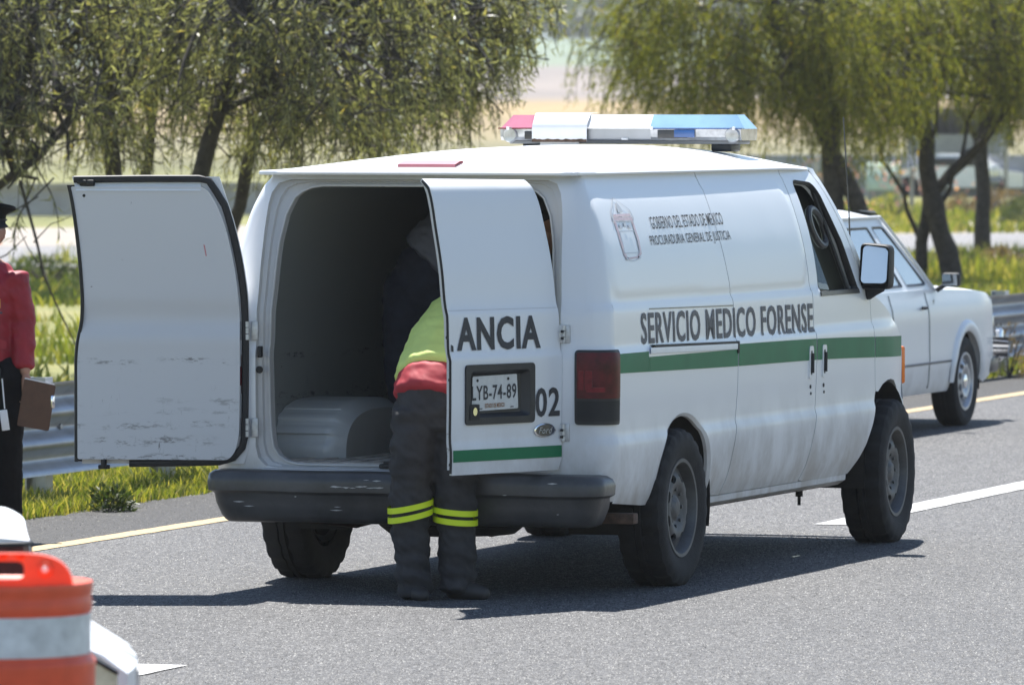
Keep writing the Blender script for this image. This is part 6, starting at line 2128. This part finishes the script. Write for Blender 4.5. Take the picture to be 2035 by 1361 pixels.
def make_inside_person():
    # stands in the cargo bay, bent over sideways under the roof
    O = vw(-.40, .28, .625)
    root = empty('person', O, -TH, 'person in grey shirt and dark jeans stooping inside the dark cargo bay', 'person')
    hip = Vector((.0, .0, .82))
    legs = [[(-.09, .0, .80, .105), (-.10, -.05, .44, .070), (-.10, .03, .06, .05)], [(.10, .02, .80, .105), (.12, .0, .44, .070), (.13, .08, .06, .05)]]
    tors = [(.0, 0, .86, .14, .11), (.14, .04, 1.02, .13, .11), (.30, .07, 1.10, .14, .11), (.44, .08, 1.10, .10, .09)]
    body = legs + [tors, [(.52, .06, 1.06, .06), (.60, .02, 1.05, .055)]] + face_chains((.66, -.03, 1.05), (.15, -.95, -.1), up=(.35, 0, .95))
    body += [[(.42, .12, 1.0, .05), (.46, .10, .78, .042), (.50, -.05, .56, .030)], [(.52, .18, .98, .055), (.62, .16, .74, .042), (.62, .05, .56, .030)]]
    body += hand_chains((.50, -.06, .55), (.1, -.3, -.9), (0, -1, .2)) + hand_chains((.62, .04, .55), (0, -.3, -.9), (0, -1, .2))
    organic('body', body, 'skin', root, voxel=.010)
    J = [[(.02, 0, .88, .165, .135), (.0, 0, .78, .170, .140)], [(-.085, .0, .78, .122), (-.10, -.05, .44, .092), (-.10, .03, .07, .075)], [(.10, .02, .78, .122), (.12, .0, .44, .092), (.13, .08, .07, .075)]]
    organic('jeans', J, 'jeans', root, voxel=.011, wrinkle=.010)
    S = [[(.03, -.02, .93, .165, .15), (.12, .02, 1.03, .168, .145), (.28, .06, 1.12, .175, .14), (.44, .07, 1.11, .13, .11)], [(.42, .12, 1.02, .07), (.46, .10, .86, .06)], [(.52, .17, .99, .07), (.60, .16, .80, .058)]]
    organic('shirt', S, 'greyshirt', root, voxel=.010, wrinkle=.014, wscale=11, cap=.12)
    organic('hair', [[(.65, -.005, 1.10, .085), (.66, .01, 1.06, .086)]], 'hair', root, voxel=.01)
    for x, y in ((-.10, .0), (.13, .05)):
        organic('shoe', [[(x, y + .04, .045, .045), (x, y - .08, .042, .044), (x, y - .17, .035, .034)]], 'boot', root, voxel=.01)
make_inside_person()

def make_officer():
    O = Vector((-2.835, 38.0, 0))
    f = Vector((-.38, -.925, 0)).normalized(); s = Vector((.925, -.38, 0)).normalized()   # s: his left, image right
    def P(a, b, z): return O + f * a + s * b + Vector((0, 0, z)) - O
    def ch(*k): return [(*P(q[0], q[1], q[2]), *q[3:]) for q in k]
    root = empty('person', O, 0, 'uniformed person in black peaked cap and red jacket holding a brown clipboard', 'person')
    hc = P(.02, .045, 1.635)
    body = [ch((0, -.085, .88, .085), (0, -.10, .50, .065), (-.01, -.105, .09, .045)), ch((0, .085, .88, .085), (0, .10, .50, .065), (-.01, .105, .09, .045)),
            ch((0, 0, .95, .15, .11), (.01, 0, 1.15, .145, .105), (0, 0, 1.35, .185, .115), (-.01, 0, 1.44, .13, .08)), ch((-.01, 0, 1.42, .062), (.01, .01, 1.56, .058)),
            ch((-.03, .165, 1.37, .045), (-.05, .215, 1.14, .036), (.01, .255, .90, .030)), ch((-.03, -.165, 1.37, .045), (.0, -.21, 1.14, .036), (.05, -.23, .90, .030)),
            ch((-.02, -.105, .06, .045), (.10, -.115, .04, .04)), ch((-.02, .105, .06, .045), (.10, .115, .04, .04))]
    body += face_chains(hc, f)
    hl_ = P(.02, .265, .86)
    body += hand_chains(hl_, Vector((.05, -.05, -1)) + s * .15, s * .4 - f * .9, curl=.75) + hand_chains(P(.06, -.24, .87), (0, 0, -1), s, curl=.5)
    organic('body', body, 'skin', root, voxel=.0075, smooth=2)
    J = [ch((0, 0, .875, .180, .135), (.01, 0, .93, .19, .145), (.01, 0, .98, .19, .145), (.01, 0, 1.15, .185, .14), (.0, 0, 1.35, .215, .145), (-.01, 0, 1.455, .15, .10)),
         ch((-.03, .165, 1.40, .085), (-.05, .212, 1.16, .074), (.0, .240, .915, .060)), ch((-.01, -.20, 1.395, .082), (.0, -.25, 1.16, .068), (.05, -.245, .935, .055))]
    organic('jacket', J, 'redjacket', root, voxel=.009, wrinkle=.008, wscale=10, cap=.3)
    organic('trousers', [ch((0, 0, .96, .165, .125), (0, 0, .84, .175, .13)), ch((0, -.095, .86, .115), (0, -.105, .50, .092), (-.01, -.108, .06, .085)), ch((0, .12, .86, .125), (0, .128, .50, .100), (-.01, .13, .06, .088))], 'blackcloth', root, voxel=.011, wrinkle=.008)
    organic('collar', [ch((-.01, 0, 1.465, .082, .075), (.0, .0, 1.525, .070, .066))], 'blackcloth', root, voxel=.008)
    for q in (-1, 1):
        organic('boot', [ch((-.03, q * .108, .05, .05), (.09, q * .115, .045, .046), (.15, q * .12, .038, .036))], 'boot', root, voxel=.01)
    organic('hair', [[(*(hc + Vector((0, 0, .045)) - f * .020), .083), (*(hc - f * .03), .078)]], 'hair', root, voxel=.008)
    # peaked cap, tipped slightly forward
    mb = MB()
    tilt = Matrix.Rotation(rad(9), 3, s.normalized()) @ Matrix.Identity(3)
    c = hc + Vector((0, 0, .055))
    def ringp(rx, ry, z, sh=0., lift=0.):
        out = []
        for k in range(40):
            a = 2 * math.pi * k / 40
            v = f * (rx * math.cos(a) + sh) + s * (ry * math.sin(a)) + Vector((0, 0, z + lift * math.cos(a)))
            out.append(c + v)
        return out
    rows = [ringp(.100, .088, -.005), ringp(.104, .091, .035), ringp(.122, .112, .055, .0, .010), ringp(.158, .146, .075, .0, .018), ringp(.154, .142, .090, .0, .022), ringp(.10, .09, .098, .0, .024), ringp(.04, .035, .102, 0, .018)]
    mb.grid(rows, close=True); mb.fan(rows[-1])
    cap = mb.build('cap', 'blackcloth', root, sharp=60)
    mb = MB()
    rows = []
    for t, dz in ((.098, .004), (.135, -.014), (.165, -.034), (.160, -.040)):
        rows.append([c + f * (t * math.cos(a)) + s * (t * .92 * math.sin(a)) + Vector((0, 0, dz + .02 * (1 - math.cos(a)))) for a in np.linspace(-1.25, 1.25, 17)])
    mb.grid(rows); mb.build('peak', 'black', cap)
    mb = MB(); mb.tube(ringp(.1055, .0925, .012) + [ringp(.1055, .0925, .012)[0]], .006, 5, caps=False); mb.build('band', 'black', cap)
    # glasses
    mb = MB()
    for q in (-1, 1):
        e = hc + f * .085 + s * (q * .033) + Vector((0, 0, .012))
        mb.tube([e + s * (.026 * math.cos(a)) + Vector((0, 0, .018 * math.sin(a))) for a in np.linspace(0, 2 * math.pi, 15)], .002, 5, caps=False)
        mb.tube([e + s * (q * .026), hc + s * (q * .080) + Vector((0, 0, .018)) + f * .01, hc + s * (q * .080) - f * .015 + Vector((0, 0, .012))], .0022, 5)
    mb.build('glasses', 'chrome', root)
    mb = MB()
    for q in (-1, 1):
        e = hc + f * .074 + s * (q * .033) + Vector((0, 0, .012))
        mb.lathe([(0, .011), (.006, .009), (.010, .004), (.011, 0), (.010, -.004), (0, -.011)], 10, 'z', tuple(e))
    mb.build('eye', 'white', root)
    # duty belt with pouches, badge on the chest, pocket flap, name card on a lanyard
    mb = MB(); rows = []
    for z in (.865, .905):
        rows.append([tuple(P(.150 * math.cos(a), .190 * math.sin(a), z)) for a in np.linspace(0, 2 * math.pi, 33)[:-1]])
    mb.grid(rows, close=True)
    for b in (.06, .13, .165, -.1):
        aa = P(.145 * math.sqrt(max(0.05, 1 - (b / .19) ** 2)), b, .875); mb.box(aa, (.055, .05, .085), bevel=.012)
    mb.build('duty_belt', 'black', root)
    def chest(b, z, o=0.):
        a = .158 * math.sqrt(max(.02, 1 - (b / .225) ** 2)) + .012 + o
        return P(a, b, z)
    mb = MB(); panel(mb, roundpoly([(.115, 1.232), (.165, 1.232), (.165, 1.285), (.14, 1.30), (.115, 1.285)], .008), lambda u, v: chest(u, v), su=.02, sv=.02, thick=.004); mb.build('chest_badge', 'badgegold', root)
    mb = MB(); panel(mb, [(.105, 1.208), (.172, 1.204), (.172, 1.214), (.105, 1.219)], lambda u, v: chest(u, v), su=.02, sv=.02, thick=.003); mb.build('name_strip', 'navy', root)
    mb = MB(); panel(mb, roundpoly([(.08, 1.035), (.19, 1.015), (.19, 1.06), (.08, 1.075)], .012), lambda u, v: chest(u, v, .004), su=.02, sv=.02, thick=.012); mb.build('pocket_flap', 'redjacket', root)
    mb = MB(); mb.tube([P(.165, .195, .86), P(.17, .205, .78), P(.165, .21, .70)], .004, 5); mb.build('lanyard', 'paper', root)
    mb = MB(); mb.box(P(.172, .213, .640), (.042, .006, .11), bevel=.003, rot=Matrix.Rotation(rad(-8), 3, 'Y')); mb.build('name_card', 'paper', root)
    # hand-held clipboard is a thing of its own
    k = empty('clipboard', (-2.545, 37.82, .722), 0, 'brown clipboard with white paper held at the side of the red jacketed person', 'clipboard')
    R_ = Matrix.Rotation(rad(9), 3, 'Y') @ Matrix.Rotation(rad(-10), 3, 'Z')
    ol = roundpoly([(-.10, -.125), (.072, -.128), (.072, .118), (-.10, .128)], .012)
    mb = MB(); mb.prism(ol, lambda u, v, d: (Matrix.Rotation(rad(9), 3, 'Y') @ Vector((u + .025, d - .045, v))), .004); mb.build('board', 'clipboard', k, sharp=30)
    mb = MB(); mb.prism([(-.095, -.11), (.066, -.112), (.064, .124), (-.097, .134)], lambda u, v, d: (Matrix.Rotation(rad(9), 3, 'Y') @ Vector((u + .025, d - .0395, v))), .005); mb.build('paper', 'paper', k, sharp=30)
    mb = MB(); mb.box(Matrix.Rotation(rad(9), 3, 'Y') @ Vector((.094, -.04, .03)), (.022, .02, .07), bevel=.006); mb.build('clip', 'chrome', k)
M['badgegold'] = pmat('gold_badge', (.65, .30, .06), .5, var=.4, nscale=60)
make_officer()

# ------------------------------------------------------------------ haze
def make_haze():
    mb = MB(); mb.box((60, 1100, 29), (2000, 2390, 66))
    m = bpy.data.materials.new('haze'); m.use_nodes = True
    nt = m.node_tree; nt.nodes.clear()
    v = node(nt, 'ShaderNodeVolumePrincipled')
    v.inputs['Color'].default_value = (.95, .97, 1, 1)
    v.inputs['Density'].default_value = .00018
    v.inputs['Anisotropy'].default_value = .25
    out = node(nt, 'ShaderNodeOutputMaterial')
    nt.links.new(v.outputs[0], out.inputs['Volume'])
    o = mb.build('haze', m, smooth=False)
    tag(o, 'thin pale haze over the distant fields', 'haze', kind='stuff')
make_haze()
